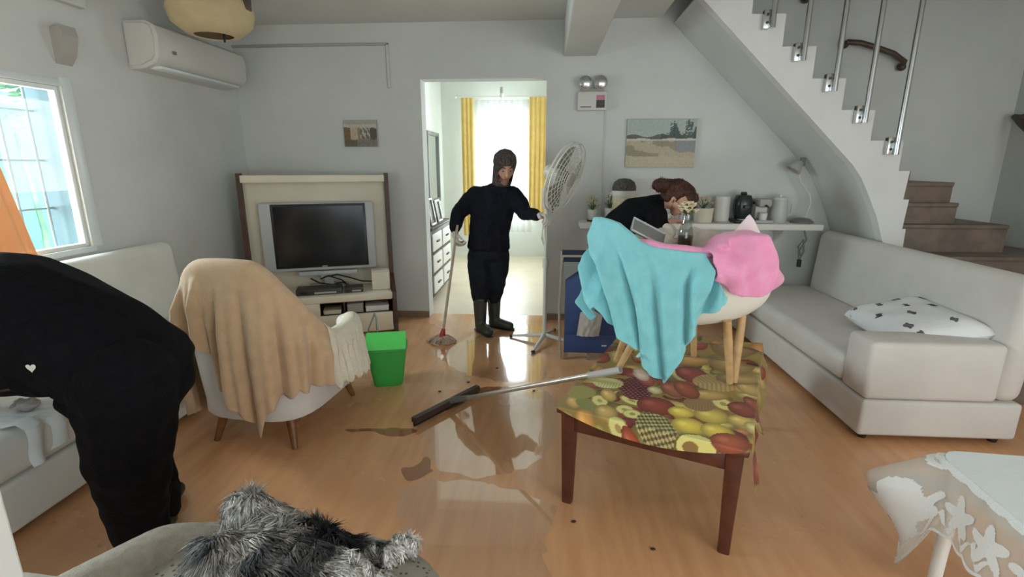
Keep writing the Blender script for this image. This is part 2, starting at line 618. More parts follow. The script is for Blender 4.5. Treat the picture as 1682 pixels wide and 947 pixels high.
# security grille outside the left window
g = thing('window_grille', 'white iron security bars outside the left window', 'grille', (XL - 0.26, 1.85, WZ0))
for i in range(12):
    y = 0.98 + i * 0.16
    finish(MB().tube([(XL - 0.17, y, WZ0 - 0.05), (XL - 0.17, y, WZ1 + 0.05)], 0.007, 6), 'vertical_bar', M['grill'], g, world=True)
for z in (1.16, 1.43, 1.70):
    finish(MB().tube([(XL - 0.18, 0.85, z), (XL - 0.18, 2.85, z)], 0.007, 6), 'cross_bar', M['grill'], g, world=True)
# garden beyond the left window
gw = MB().box(-5.6, -5.4, -1.2, 5.4, 0, 1.95)
gw.box(-5.64, -5.36, -1.2, 5.4, 1.95, 2.0)
tag(finish(gw, 'garden_wall', M['aqua'], None, False), 'pale aqua garden wall seen through the barred left window', 'wall')
struct(MB().box(-7, XL - 0.2, -2.2, 6, -0.12, -0.02), 'floor_garden', M['base'])
random.seed(4)
sh = MB()
for i in range(1500):
    p = Vector((-4.8 + random.gauss(0, 0.16), random.uniform(0.2, 5.2), 2.2 + random.gauss(0, 0.2) ))
    a = Matrix.Rotation(random.uniform(0, 2 * PI), 4, 'Z') @ Matrix.Rotation(random.uniform(-1.2, 1.2), 4, 'X')
    s = random.uniform(0.04, 0.09)
    q = [sh.b.verts.new(p + a @ Vector(c) * s) for c in ((-1, 0, 0), (0, -0.45, 0.1), (1.1, 0, 0), (0, 0.45, 0.1))]
    sh.b.faces.new(q)
hd = thing('garden_hedge', 'pale green leafy hedge against the aqua wall outside the left window', 'hedge', (-4.8, 2.5, 0))
tag(finish(sh, 'leaves', M['foliage'], hd, False, True, normals=False), None, None, kind='stuff')
for y in (0.8, 2.0, 3.2, 4.4):
    finish(MB().tube([(-4.8, y, -0.02), (-4.78, y + 0.05, 0.8), (-4.8, y, 1.7)], [0.03, 0.025, 0.01], 6), 'stem', M['foliage'], hd, world=True)

def curtain(name, label, m, x0, x1, y, z0, z1, waves, amp, axis='y', group=None, flare=0.0):
    def f(u, v):
        a = x0 + (x1 + flare * v - x0) * u
        d = amp * math.sin(u * waves * 2 * PI) * (0.6 + 0.4 * v) + amp * 0.4 * nz(u * 5, v * 1.5)
        z = z1 + (z0 - z1) * v
        return (a, y + d, z) if axis == 'y' else (y + d, a, z)
    o = finish(MB().sheet(f, int(waves * 10), 14, 0.003), name, m)
    return tag(o, label, 'curtain', group)

curtain('orange_curtain', 'orange curtain hanging at the left edge of the barred window', M['orange'], 1.75, 2.22, XL + 0.06, 0.925, 1.95, 6, 0.02, 'x', None, 0.20)
curtain('yellow_curtain', 'narrow yellow curtain left of the far room window', M['yellow'], -1.27, -1.09, 7.66, 0.35, 2.36, 3, 0.02)
curtain('yellow_curtain', 'wide yellow curtain right of the far room window', M['yellow'], -0.27, 0.06, 7.64, 0.70, 2.36, 5, 0.025)
curtain('net_curtain', 'sheer white net curtain in front of the far window', M['net'], -1.10, -0.22, 7.74, 0.40, 2.34, 10, 0.015)
t = thing('curtain_rail', 'thin white curtain rail above the far room window', 'rail', (-0.6, 7.7, 2.37))
finish(MB().tube([(-1.35, 7.68, 2.375), (0.14, 7.68, 2.375)], 0.011, 8), 'rod', M['white'], t, world=True)
for x in (-1.35, 0.14):
    finish(MB().ell((x, 7.68, 2.375), 0.02, 2), 'finial', M['white'], t, world=True)
for x in (-1.25, 0.08):
    finish(MB().box(x - 0.01, x + 0.01, 7.68, 7.85, 2.37, 2.385), 'bracket', M['white'], t, world=True)
t = thing('ceiling_lamp', 'small bare bulb holder hanging from the far room ceiling', 'lamp', (-0.56, 6.4, 2.62))
finish(MB().tube([(-0.56, 6.4, 2.62), (-0.56, 6.4, 2.30)], 0.004, 6), 'cord', M['white'], t, world=True)
finish(MB().lathe([(0.02, 0.04), (0.022, 0), (0.02, -0.03), (0, -0.03)], (-0.56, 6.4, 2.28), 12), 'socket', M['greycard'], t, world=True)
finish(MB().ell((-0.56, 6.4, 2.225), (0.026, 0.026, 0.034), 2), 'bulb', M['white'], t, world=True)

# conduit on the back wall
t = thing('cable_conduit', 'thin white cable conduit on the back wall above the small picture', 'conduit', (-1.36, 4.36, 2.38))
finish(MB().box(XL, -1.35, YB - 0.02, YB, 2.385, 2.405, 0.003), 'horizontal_run', M['greycard'], t, world=True)
finish(MB().box(-1.372, -1.35, YB - 0.02, YB, 2.05, 2.40, 0.003), 'vertical_run', M['wall'], t, world=True)

# ------------------------------------------------------------ staircase
stz = [(1.365 + 0.205 * k) for k in range(0, 11)]
low = [(2.48, 0.0), (2.47, 0.6), (2.455, 0.86), (2.38, 1.05), (2.30, 1.20), (2.235, 1.315), (2.158, 1.41), (1.0, 2.514)]
up = []
x = 2.545
# winder notches at the foot, then regular steps
foot = [(2.62, 0.0), (2.60, 0.955), (2.575, 0.955), (2.585, 1.165), (2.545, 1.165), (2.555, 1.365)]
edge = 2.478
for k in range(6):
    up.append((edge, stz[k]))
    edge2 = edge
    up.append((edge2, stz[k + 1]))
    edge -= 0.224
poly = low[::-1] + []
poly = foot + up + [(1.0, stz[6]), (1.0, 2.514)][:1] + low[::-1]
st = thing('staircase', 'white plastered staircase climbing left with brown winder steps', 'staircase', (2.6, 4.1, 0))
finish(MB().prism(poly, 'y', 3.80, 3.88), 'stringer', M['stair'], st, False, True)
sof = [(p[0], p[1]) for p in low]
sofp = sof + [(p[0] + 0.03, p[1] + 0.05) for p in low[::-1]]
finish(MB().prism(sofp, 'y', 3.88, YB - 0.003), 'soffit', M['wall'], st, False, True)
edge = 2.478
for k in range(6):
    finish(MB().box(edge - 0.224, edge, 3.885, YB - 0.005, stz[k + 1] - 0.17, stz[k + 1], 0.004), 'step', M['tread'], st, world=True)
    edge -= 0.224
finish(MB().box(2.48, 2.62, 3.885, YB - 0.005, 0, 1.365, 0.006), 'winder_step', M['tread'], st, world=True)
wind = [(2.62, 3.04, 4.02, 1.28), (2.62, 3.07, 3.98, 1.13), (2.62, 3.41, 3.92, 0.975), (2.62, 3.735, 3.72, 0.77), (2.62, 3.735, 3.45, 0.56), (2.62, 3.735, 3.2, 0.375), (2.62, 3.735, 2.95, 0.19)]
prev = YB - 0.005
for i, (xa, xb, ya, zt) in enumerate(wind):
    yb = YB - 0.005 if i < 4 else wind[i - 1][2]
    finish(MB().box(xa, xb, ya + 0.012, yb, 0.0, zt - 0.03, 0.003), 'winder_step', M['tread'], st, world=True)
    finish(MB().box(xa, xb, ya, yb, zt - 0.03, zt, 0.006), 'tread', M['tread'], st, world=True)

rl = thing('stair_railing', 'steel baluster railing bolted to the white stair stringer', 'railing', (2.3, 3.78, 1.5))
for k, (x, zt) in enumerate(((2.405, 1.565), (2.165, 1.775), (1.935, 1.98), (1.705, 2.175), (1.48, 2.38))):
    z = zt - 0.06
    p = finish(MB().tube([(x, 3.745, z - 0.03), (x, 3.745, z + 1.05)], 0.017, 10), 'baluster', M['chrome'], rl, world=True)
    finish(MB().box(x - 0.055, x - 0.012, 3.755, 3.80, z - 0.03, z + 0.085, 0.004), 'bracket', M['chrome'], p, world=True)
    for dz in (0.005, 0.055):
        finish(MB().tube([(x - 0.034, 3.757, z + dz), (x - 0.034, 3.749, z + dz)], 0.009, 8), 'bolt', M['darkgrey'], p, world=True)
finish(MB().tube([(2.45, 3.745, 2.56), (1.4, 3.745, 3.52)], 0.022, 10), 'top_rail', M['chrome'], rl, world=True)
for nm, pts, lab in (('wall_handrail', [(2.33, 4.46, 2.33), (2.33, 4.42, 2.34), (2.42, 4.41, 2.33), (2.53, 4.41, 2.30), (2.68, 4.41, 2.25), (2.78, 4.42, 2.19), (2.79, 4.46, 2.16)], 'short curved dark handrail on the wall behind the steel balusters'),
                     ('wall_handrail', [(1.99, 4.46, 2.66), (1.99, 4.42, 2.655), (1.9, 4.41, 2.75), (1.6, 4.41, 3.0)], 'dark handrail end at the top of the photo behind the leftmost baluster'),
                     ('wall_handrail', [(3.735, 4.40, 1.765), (3.67, 4.40, 1.775), (3.66, 4.33, 1.72), (3.66, 4.1, 1.55), (3.66, 3.6, 1.2)], 'dark handrail on the right wall at the edge of the photo')):
    t = thing(nm, lab, 'handrail', pts[0])
    finish(MB().tube(pts, 0.021, 10), 'rail', M['rail'], t, world=True)
    for q in (pts[0], pts[-1]):
        finish(MB().ell(q, 0.032, 2), 'end_cap', M['rail'], t, world=True)

# ------------------------------------------------------------ pictures, emergency light, air conditioner
def picture(name, label, x0, x1, z0, z1, fn, nx, nzv):
    t = thing(name, label, 'picture', ((x0 + x1) / 2, YB, z0))
    finish(MB().box(x0, x1, YB - 0.022, YB - 0.001, z0, z1, 0.003), 'stretcher', M['greycard'], t, world=True)
    mb = MB().sheet(lambda u, v: (x0 + 0.002 + (x1 - x0 - 0.004) * u, YB - 0.0235, z0 + 0.002 + (z1 - z0 - 0.004) * v), nx, nzv)
    o = finish(mb, 'print', M['pic'], t, False, True)
    colour(o, lambda vt: fn((vt.co.x - x0) / (x1 - x0), (vt.co.z - z0) / (z1 - z0)))
    return t

def pic_small(u, v):
    n = nz(u * 14, v * 9, 3)
    c = (196, 190, 176)
    if v < 0.72 + 0.06 * n:
        c = (120, 96, 70) if u < 0.2 + 0.05 * n else (150, 132, 108)
        if 0.2 < u < 0.42 and v > 0.25:
            c = (206, 196, 180) if int(u * 40) % 2 else (176, 160, 136)
        if 0.5 < u < 0.78 and v > 0.3:
            c = (120, 112, 100) if (u * 3 + v + 0.2 * n) % 0.4 < 0.2 else (190, 184, 172)
        if u > 0.78:
            c = (92, 84, 74)
    if v < 0.26 + 0.05 * n:
        c = (128, 122, 114) if u > 0.4 else (104, 90, 74)
    if v > 0.86:
        c = (170, 168, 160)
    return tuple(k + 14 * n for k in c)

def pic_big(u, v):
    n = nz(u * 7, v * 9, 1)
    n2 = nz(u * 30, v * 30, 5)
    if v > 0.60 + 0.02 * n:
        c = (172, 184, 180)
        if 0.5 < u and v < 0.7 + 0.16 * max(0, math.sin(u * 19 + 1)) + 0.06 * n2:
            c = (66, 80, 76)
        if 0.62 < u < 0.72 and v < 0.92 + 0.1 * n2:
            c = (70, 86, 82) if n2 > -0.1 else c
        if 0.84 < u < 0.95 and v < 0.95 + 0.1 * n2:
            c = (76, 90, 86) if n2 > -0.15 else c
        if u < 0.5 and v < 0.66 + 0.03 * math.sin(u * 16):
            c = (98, 92, 82)
    elif v > 0.56:
        c = (206, 200, 186)
    else:
        k = math.sin(u * 6 + v * 14 + 2 * n)
        c = (184, 172, 146) if k > -0.2 else (150, 140, 116)
        if u > 0.72 and v > 0.34:
            c = (140, 144, 146)
        if v < 0.24 + 0.05 * n:
            c = (194, 182, 152)
    return tuple(q + 12 * n2 for q in c)

picture('small_picture', 'small sepia street picture on the wall above the television', -1.787, -1.49, 1.563, 1.785, pic_small, 60, 46)
picture('landscape_painting', 'large pale landscape painting with dark trees on the back wall', 0.669, 1.248, 1.385, 1.781, pic_big, 110, 76)

t = thing('emergency_light', 'white twin head emergency light on the wall right of the doorway', 'emergency light', (0.366, YB, 1.85))
finish(MB().box(0.245, 0.49, YB - 0.06, YB, 1.85, 2.0, 0.01), 'housing', M['acw'], t, world=True)
finish(MB().box(0.27, 0.465, YB - 0.03, YB, 2.0, 2.03, 0.004), 'neck', M['greycard'], t, world=True)
for x in (0.305, 0.43):
    h = finish(MB().lathe([(0, 0), (0.03, 0), (0.05, 0.03), (0.056, 0.05), (0.05, 0.055)], (0, 0, 0), 20, mtx=Matrix.Translation((x, YB - 0.03, 2.065)) @ Matrix.Rotation(R(90), 4, 'X')), 'lamp_head', M['silver'], t, world=True)
    finish(MB().lathe([(0.049, 0.053), (0.03, 0.062), (0, 0.065)], (0, 0, 0), 20, mtx=Matrix.Translation((x, YB - 0.03, 2.065)) @ Matrix.Rotation(R(90), 4, 'X')), 'lens', M['chrome'], h, world=True)
finish(MB().box(0.40, 0.47, YB - 0.0625, YB - 0.058, 1.87, 1.93, 0.0), 'label_dark', M['darkgrey'], t, world=True)
finish(MB().box(0.40, 0.47, YB - 0.0625, YB - 0.058, 1.93, 1.97, 0.0), 'label_pink', mat('pink_label', rgb(196, 130, 150)), t, world=True)
for i in range(6):
    finish(MB().box(0.272 + i * 0.015, 0.282 + i * 0.015, YB - 0.0620, YB - 0.058, 1.872, 1.882), 'printed_mark', M['darkgrey'], t, world=True)
tag(finish(MB().tube([(0.48, YB - 0.006, 1.85), (0.48, YB - 0.006, 1.5), (0.485, YB - 0.006, 0.96)], 0.004, 6), 'lamp_cable', M['wall']), 'thin white cable running down the wall from the emergency light', 'cable')

t = thing('air_conditioner', 'white wall air conditioner high on the left wall', 'air conditioner', (XL, 3.7, 2.05))
prof = [(XL, 2.30), (XL + 0.16, 2.30), (XL + 0.21, 2.27), (XL + 0.225, 2.20), (XL + 0.215, 2.09), (XL + 0.19, 2.05), (XL + 0.10, 2.015), (XL, 2.01)]
mb = MB()
t1 = bmesh.new()
A = [t1.verts.new((p[0], 3.30, p[1])) for p in prof]
B = [t1.verts.new((p[0], 4.30, p[1])) for p in prof]
t1.faces.new(A)
t1.faces.new(B[::-1])
for i in range(len(prof)):
    t1.faces.new((A[i], B[i], B[(i + 1) % len(prof)], A[(i + 1) % len(prof)]))
bmesh.ops.recalc_face_normals(t1, faces=t1.faces[:])
bmesh.ops.bevel(t1, geom=[e for e in t1.edges if abs(e.verts[0].co.y - e.verts[1].co.y) < 0.01], offset=0.02, segments=3, affect='EDGES')
finish(mb.merge(t1), 'casing', M['acw'], t, True, True)
finish(MB().box(XL + 0.06, XL + 0.19, 3.36, 4.22, 2.018, 2.036, 0.004, rot=Matrix.Translation((0, 0, 0))), 'louvre', M['pvc'], t, world=True)
finish(MB().box(XL + 0.222, XL + 0.227, 3.44, 3.47, 2.12, 2.14), 'indicator', M['greyframe'], t, world=True)
finish(MB().box(XL + 0.10, XL + 0.102, 3.36, 4.22, 2.30, 2.302), 'top_vent', M['greycard'], t, world=True)
tag(finish(MB().prism([(XL, 2.13), (XL + 0.06, 2.15), (XL + 0.07, 2.10), (XL + 0.04, 2.0), (XL, 1.95)], 'y', 2.80, 2.90), 'curtain_bracket', M['greycard'], None, False), 'grey bracket stub on the left wall beside the air conditioner', 'bracket')

t = thing('pendant_lamp', 'round beige cloth lampshade hanging in front of the air conditioner', 'lamp', (-2.12, 3.35, ZC))
finish(MB().lathe([(0.02, 0.30), (0.16, 0.275), (0.235, 0.21), (0.255, 0.14), (0.235, 0.07), (0.16, 0.01), (0.12, 0.0), (0.115, 0.006)], (-2.17, 3.40, 2.215), 40), 'lamp_shade', M['shade'], t, True, True)
finish(MB().tube([(-2.17, 3.40, ZC), (-2.17, 3.40, 2.50)], 0.012, 8), 'stem', M['rail'], t, world=True)
finish(MB().lathe([(0, 0), (0.06, 0), (0.05, -0.025), (0, -0.025)], (-2.17, 3.40, ZC), 20), 'ceiling_rose', M['white'], t, world=True)
finish(MB().box(-1.96, -1.91, 3.37, 3.43, 2.36, 2.50, 0.01), 'hook_plate', M['rail'], t, world=True)
finish(MB().box(-2.10, -2.088, 3.38, 3.39, 2.175, 2.23, 0.002), 'pull_tassel', M['black'], t, world=True)
# ------------------------------------------------------------ television unit
A20 = R(20)
tu = thing('television_unit', 'cream and walnut television unit with a tall back panel', 'tv unit', (-1.26, 4.04, 0), A20)
TW = 1.20
def side(x0, x1):
    return MB().prism([(0.0, 0), (0.44, 0), (0.44, 1.34), (0.36, 1.34), (0.33, 0.46), (0.02, 0.36), (0.0, 0.30)], 'x', x0, x1)
# local frame: x runs left (negative), y runs back
finish(side(-0.035, 0.0), 'side_panel', M['walnut'], tu, False)
finish(side(-TW, -TW + 0.035), 'side_panel', M['walnut'], tu, False)
# the upright of each side panel carries the back board
finish(MB().box(-TW + 0.035, -0.035, 0.40, 0.43, 0.0, 1.30, 0.003), 'back_panel', M['creamb'], tu)
finish(MB().box(-TW + 0.035, -0.035, 0.33, 0.43, 1.265, 1.325, 0.006), 'top_rail', M['cream'], tu)
finish(MB().box(-TW + 0.035, -0.036, -0.005, 0.40, 0.30, 0.36, 0.012), 'bench_top', M['cream'], tu)
finish(MB().box(-TW + 0.035, -0.036, 0.02, 0.40, 0.02, 0.045, 0.003), 'bottom_board', M['cream'], tu)
finish(MB().box(-TW + 0.036, -0.04, 0.005, 0.025, 0.03, 0.19, 0.004), 'drawer_front', M['cream'], tu)
finish(MB().box(-TW + 0.036, -0.04, 0.03, 0.40, 0.17, 0.19, 0.003), 'compartment_board', M['walnut'], tu)
finish(MB().box(-TW + 0.036, -0.04, 0.36, 0.39, 0.19, 0.30, 0.003), 'compartment_back', M['walnut'], tu)
finish(MB().box(-0.44, -0.425, 0.03, 0.36, 0.19, 0.30, 0.002), 'divider', M['walnut'], tu)
finish(MB().box(-TW + 0.036, -0.62, 0.006, 0.028, 0.19, 0.30, 0.003), 'closed_flap', M['cream'], tu)
TUM = Matrix.Translation((-1.26, 4.04, 0)) @ Matrix.Rotation(A20, 4, 'Z')
def tul(x, y, z):
    return TUM @ Vector((x, y, z))
# television mounted on the back board
tv = thing('television', 'black flat television with silver side frame on the cream unit', 'television', tul(-0.565, 0.30, 0.375), A20)
tv.scale = (1.06, 1, 1.06)
finish(MB().box(-0.46, 0.40, 0.0, 0.07, 0.14, 0.685, 0.012), 'casing', M['silver'], tv)
finish(MB().box(-0.375, 0.335, -0.006, 0.004, 0.165, 0.675, 0.004), 'bezel', M['black'], tv)
finish(MB().box(-0.355, 0.315, -0.0075, -0.004, 0.185, 0.655), 'screen', M['screen'], tv)
finish(MB().box(-0.03, 0.01, -0.009, -0.005, 0.170, 0.178), 'logo', M['silver'], tv)
finish(MB().box(-0.21, 0.24, -0.03, 0.03, 0.10, 0.135, 0.008), 'sound_bar', M['silver'], tv)
finish(MB().prism([(-0.07, 0.11), (0.10, 0.11), (0.05, 0.06), (-0.02, 0.06)], 'y', -0.01, 0.05), 'stand_neck', M['silver'], tv, False)
finish(MB().box(-0.14, 0.16, -0.06, 0.07, 0.002, 0.02, 0.006), 'stand_foot', M['silver'], tv)
finish(MB().box(-0.02, 0.05, 0.01, 0.04, 0.015, 0.07, 0.004), 'stand_post', M['silver'], tv)
for nm, lab, x0, x1, y0, y1, h in (('set_top_box', 'wide dark set top box on the unit below the television', -0.80, -0.44, 0.06, 0.22, 0.05),
                                  ('set_top_box', 'small dark receiver beside the wide set top box', -0.42, -0.27, 0.07, 0.20, 0.045)):
    t = thing(nm, lab, 'set-top box', tul((x0 + x1) / 2, y0, 0.361), A20)
    hw = (x1 - x0) / 2
    finish(MB().box(-hw, hw, 0, y1 - y0, 0.0, h, 0.006), 'casing', M['darkgrey'], t)
    finish(MB().box(-hw * 0.2, hw * 0.75, -0.002, 0.001, h * 0.2, h * 0.5), 'front_label', M['greycard'], t)
    finish(MB().box(-hw * 0.8, -hw * 0.5, -0.002, 0.001, h * 0.3, h * 0.6), 'display', M['black'], t)
for i, pts in enumerate(([(-0.55, 0.27, 0.47), (-0.48, 0.24, 0.49), (-0.38, 0.23, 0.46), (-0.28, 0.24, 0.42), (-0.15, 0.25, 0.405), (-0.10, 0.27, 0.41)],
                         [(-0.62, 0.28, 0.45), (-0.55, 0.25, 0.48), (-0.44, 0.23, 0.44), (-0.40, 0.21, 0.40)],
                         [(-0.70, 0.28, 0.46), (-0.63, 0.26, 0.42), (-0.52, 0.25, 0.40), (-0.44, 0.24, 0.42), (-0.36, 0.24, 0.375)])):
    o = finish(MB().tube([tul(*p) for p in pts], 0.0065, 6), 'power_cable', M['black'])
    tag(o, ('thick black cable arching right from the television', 'short black cable dropping to the receiver', 'black cable looping behind the set top box')[i], 'cable')
t = thing('carton', 'small cream carton standing on the right end of the television unit', 'box', tul(-0.12, 0.17, 0.361), A20)
finish(MB().box(-0.075, 0.075, -0.05, 0.05, 0, 0.165, 0.004), 'body', M['cream'], t)
finish(MB().box(-0.075, 0.075, -0.051, 0.051, 0.150, 0.166, 0.003), 'lid', M['creamb'], t)
for i, (x0, x1, h, m, lab) in enumerate(((-0.60, -0.46, 0.03, 'cream', 'flat cream box at the left of the open compartment'), (-0.41, -0.28, 0.075, 'greycard', 'grey box in the middle of the open compartment'), (-0.26, -0.07, 0.045, 'white', 'low white box at the right of the open compartment'))):
    t = thing('storage_box', lab, 'box', tul((x0 + x1) / 2, 0.14, 0.191), A20)
    hw = (x1 - x0) / 2
    finish(MB().box(-hw, hw, -0.09, 0.1, 0, h, 0.004), 'body', M[m], t)
    finish(MB().box(-hw - 0.002, hw + 0.002, -0.092, 0.102, h - 0.012, h + 0.002, 0.003), 'lid', M[m], t)
t = thing('round_speaker', 'tiny dark round speaker on the left of the television unit', 'speaker', tul(-0.93, 0.2, 0.361), A20)
finish(MB().lathe([(0, 0), (0.03, 0), (0.032, 0.03), (0.02, 0.05), (0, 0.052)], (0, 0, 0), 16), 'body', M['darkgrey'], t)
finish(MB().lathe([(0.031, 0.012), (0.034, 0.016), (0.031, 0.02)], (0, 0, 0), 16), 'ring', M['silver'], t)

# ------------------------------------------------------------ sofas
def sofa(name, label, x0, x1, y0, y1, flip, m, seat, top, arm, armw, near):
    """x0 is the seat front, x1 the outer back; flip tells which way"""
    t = thing(name, label, 'sofa', ((x0 + x1) / 2, (y0 + y1) / 2, 0))
    s = 1 if x1 > x0 else -1
    def bx(a, b, c, d, e, f, bev, tilt=0):
        mb = MB().box(min(a, b), max(a, b), c, d, e, f, bev, 4)
        if tilt:
            piv = Matrix.Translation((a, 0, e))
            bmesh.ops.transform(mb.b, matrix=piv @ Matrix.Rotation(tilt, 4, 'Y') @ piv.inverted(), verts=mb.b.verts[:])
        return mb
    bk = x1 - s * 0.17
    finish(bx(x0, x1 - s * 0.02, y0, y1, 0.035, 0.235, 0.02), 'base', m, t, world=True)
    finish(bx(x0 - s * 0.01, bk + s * 0.02, y0 + (armw if near else 0), y1, 0.24, seat, 0.05), 'seat_cushion', m, t, world=True)
    finish(bx(bk, x1 - s * 0.03, y0, y1, 0.24, top, 0.06, s * R(4)), 'backrest', m, t, world=True)
    if near:
        finish(bx(x0, bk + s * 0.02, y0, y0 + armw, 0.236, arm, 0.03), 'arm', m, t, world=True)
    for xx in (x0 + s * 0.06, x1 - s * 0.08):
        for yy in (y0 + 0.06, y1 - 0.06):
            finish(MB().lathe([(0.02, 0), (0.028, 0.036)], (xx, yy, 0), 12), 'foot', M['footw'], t, world=True)
    return t

sofa('sofa', 'off white sofa on the right below the stairs with a patterned pillow', 1.635, 2.43, 2.46, 4.38, 1, M['sofa'], 0.40, 0.88, 0.545, 0.22, True)
sofa('sofa', 'ivory sofa under the barred window behind the bending person', -2.0, -2.70, 0.95, 3.28, -1, M['sofal'], 0.42, 0.90, 0.6, 0.2, False)
t = thing('pillow', 'white pillow with grey and black print on the right sofa', 'pillow', (2.115, 2.90, 0.42), R(-4))
def pil(cx, hx, hy, hz):
    def f(u, v):
        a, b = 2 * u - 1, 2 * v - 1
        return a, b
    mb = MB()
    for s in (1, -1):
        def g(u, v, s=s):
            a, b = 2 * u - 1, 2 * v - 1
            h = ((1 - a ** 4) * (1 - b ** 4)) ** 0.5
            pin = 1 - 0.08 * (1 - abs(a)) * abs(b)
            return (a * hx * (1 - 0.07 * (1 - b * b) * abs(a)), b * hy * (1 - 0.07 * (1 - a * a) * abs(b)), s * hz * h * (1 + 0.18 * nz(a * 2.2, b * 2.2, s)))
        mb.sheet(g, 26, 26)
    bmesh.ops.remove_doubles(mb.b, verts=mb.b.verts[:], dist=0.0005)
    return mb
mb = pil(0, 0.22, 0.33, 0.085)
bmesh.ops.transform(mb.b, matrix=Matrix.Translation((0, 0, 0.10)) @ Matrix.Rotation(R(-14), 4, 'Y'), verts=mb.b.verts[:])
pb = finish(mb, 'cover', M['pillow'], t)
from mathutils.bvhtree import BVHTree
bm_ = bmesh.new()
bm_.from_mesh(pb.data)
tree = BVHTree.FromBMesh(bm_)
random.seed(9)
for (u, v, kind) in [(-0.14, -0.2, 0), (-0.17, 0.02, 1), (-0.05, -0.06, 0), (-0.1, 0.16, 1), (0.02, 0.22, 0), (0.06, -0.22, 1), (0.1, 0.02, 0), (-0.19, 0.25, 1), (-0.12, -0.28, 1), (0.0, 0.08, 1), (0.14, 0.18, 0), (-0.19, -0.1, 0), (-0.20, 0.14, 0), (-0.08, 0.29, 0)]:
    mb = MB()
    n = 10
    ring = []
    for k in range(n):
        a = 2 * PI * k / n
        rr = (0.022 if kind else 0.028) * (0.6 + 0.7 * abs(math.sin(a * 2 + u * 30)))
        x, y = u + rr * math.cos(a) * 0.7, v + rr * math.sin(a)
        hit = tree.ray_cast(Vector((x, y, 1)), Vector((0, 0, -1)))
        if hit[0] is None:
            break
        ring.append(mb.b.verts.new(hit[0] + Vector((0, 0, 0.002))))
    if len(ring) == n:
        mb.b.faces.new(ring)
        finish(mb, 'printed_motif', M['printblk'], t, False)
bm_.free()
t2 = thing('pillow', 'pale bluish pillow at the right edge of the photo on the right sofa', 'pillow', (2.27, 2.68, 0.41), R(10))
mb = pil(0, 0.07, 0.17, 0.06)
bmesh.ops.transform(mb.b, matrix=Matrix.Translation((0.05, -0.02, 0.09)) @ Matrix.Rotation(R(-60), 4, 'Y'), verts=mb.b.verts[:])
finish(mb, 'cover', M['linen'], t2)

def clothfold(u, v):
    # white cloth over the left sofa's seat edge
    y = 1.60 + 0.26 * u + 0.03 * nz(v * 3, u * 2)
    s = v * 0.38
    if s < 0.24:
        return (-2.25 + s, y, 0.432 + 0.008 * nz(u * 9, v * 9) + 0.004 * math.sin(u * 11))
    k = s - 0.24
    return (-1.985 + 0.012 * math.sin(u * 16) + 0.01 * nz(u * 5, v * 5), y, 0.43 - k * (1.0 + 0.5 * abs(u - 0.5)))
tag(finish(MB().sheet(clothfold, 30, 24, 0.003), 'white_cloth', M['linen']), 'white cloth hanging over the seat edge of the ivory sofa', 'cloth')
t = thing('crumpled_tissue', 'small grey crumpled cloth on the ivory sofa by the hand', 'cloth', (-2.1, 1.72, 0.44))
mb = MB().ell((0, 0, 0.02), (0.05, 0.035, 0.025), 3)
for v in mb.b.verts:
    v.co += v.co.normalized() * 0.02 * nz(v.co.x * 40, v.co.y * 40, v.co.z * 40)
finish(mb, 'bundle', M['greycard'], t)

# ------------------------------------------------------------ armchair with throw
AC = (-1.45, 2.52, 0)
ac = thing('armchair', 'white tub armchair on wooden legs draped with a beige throw', 'armchair', AC, R(-6))
def ac_h(th):
    a = abs(th)
    return 0.915 - 0.03 * min(1.0, a / R(40)) ** 2 - 0.385 * smooth01(R(20), R(84), a)
def ac_r(th, k):
    """outer shell point at parameter th, height share k (0 floor rail - 1 ridge)"""
    a = 0.285 + 0.095 * k ** 0.8
    b = 0.35 + 0.05 * k
    n = 4.0 - 1.6 * min(1, k)
    c, s = math.sin(th), -math.cos(th)
    q = (abs(c / a) ** n + abs(s / b) ** n) ** (-1 / n)
    return c * q, s * q
THM = R(142)
def ac_shell(u, v):
    th = -THM + 2 * THM * u
    h = ac_h(th)
    if v < 0.5:
        k = v / 0.5
        x, y = ac_r(th, k)
        return (x, y, 0.17 + (h - 0.17) * k)
    if v < 0.7:
        k = (v - 0.5) / 0.2
        x, y = ac_r(th, 1)
        q = 1 - 0.24 * (0.5 - 0.5 * math.cos(PI * k))
        return (x * q, y * q, h + 0.045 * math.sin(PI * k))
    k = (v - 0.7) / 0.3
    x, y = ac_r(th, 1 - 0.45 * k)
    return (x * 0.76, y * 0.76, h + (0.30 - h) * k)
finish(MB().sheet(ac_shell, 72, 40), 'tub_shell', M['sofa'], ac, True, False, 80)
mb = MB()
def ring(s, z, b=0):
    return [mb.b.verts.new((ac_r(2 * PI * i / 48, 0.15)[0] * s, ac_r(2 * PI * i / 48, 0.15)[1] * s, z)) for i in range(48)]
r0, r1, r2, r3 = ring(0.98, 0.165), ring(1.0, 0.18), ring(0.99, 0.34), ring(0.9, 0.39)
for a, b in ((r0, r1), (r1, r2), (r2, r3)):
    for i in range(48):
        mb.b.faces.new((a[i], a[(i + 1) % 48], b[(i + 1) % 48], b[i]))
mb.b.faces.new(r0[::-1])
mb.b.faces.new(r3)
finish(mb, 'seat', M['sofa'], ac, True, False, 60)
for sx in (-1, 1):
    for y, lean in ((-0.25, -0.05), (0.27, 0.05)):
        finish(MB().tube([(sx * 0.18, y, 0.18), (sx * 0.225, y + lean, 0.0)], [0.027, 0.015], 12), 'leg', M['legw'], ac)
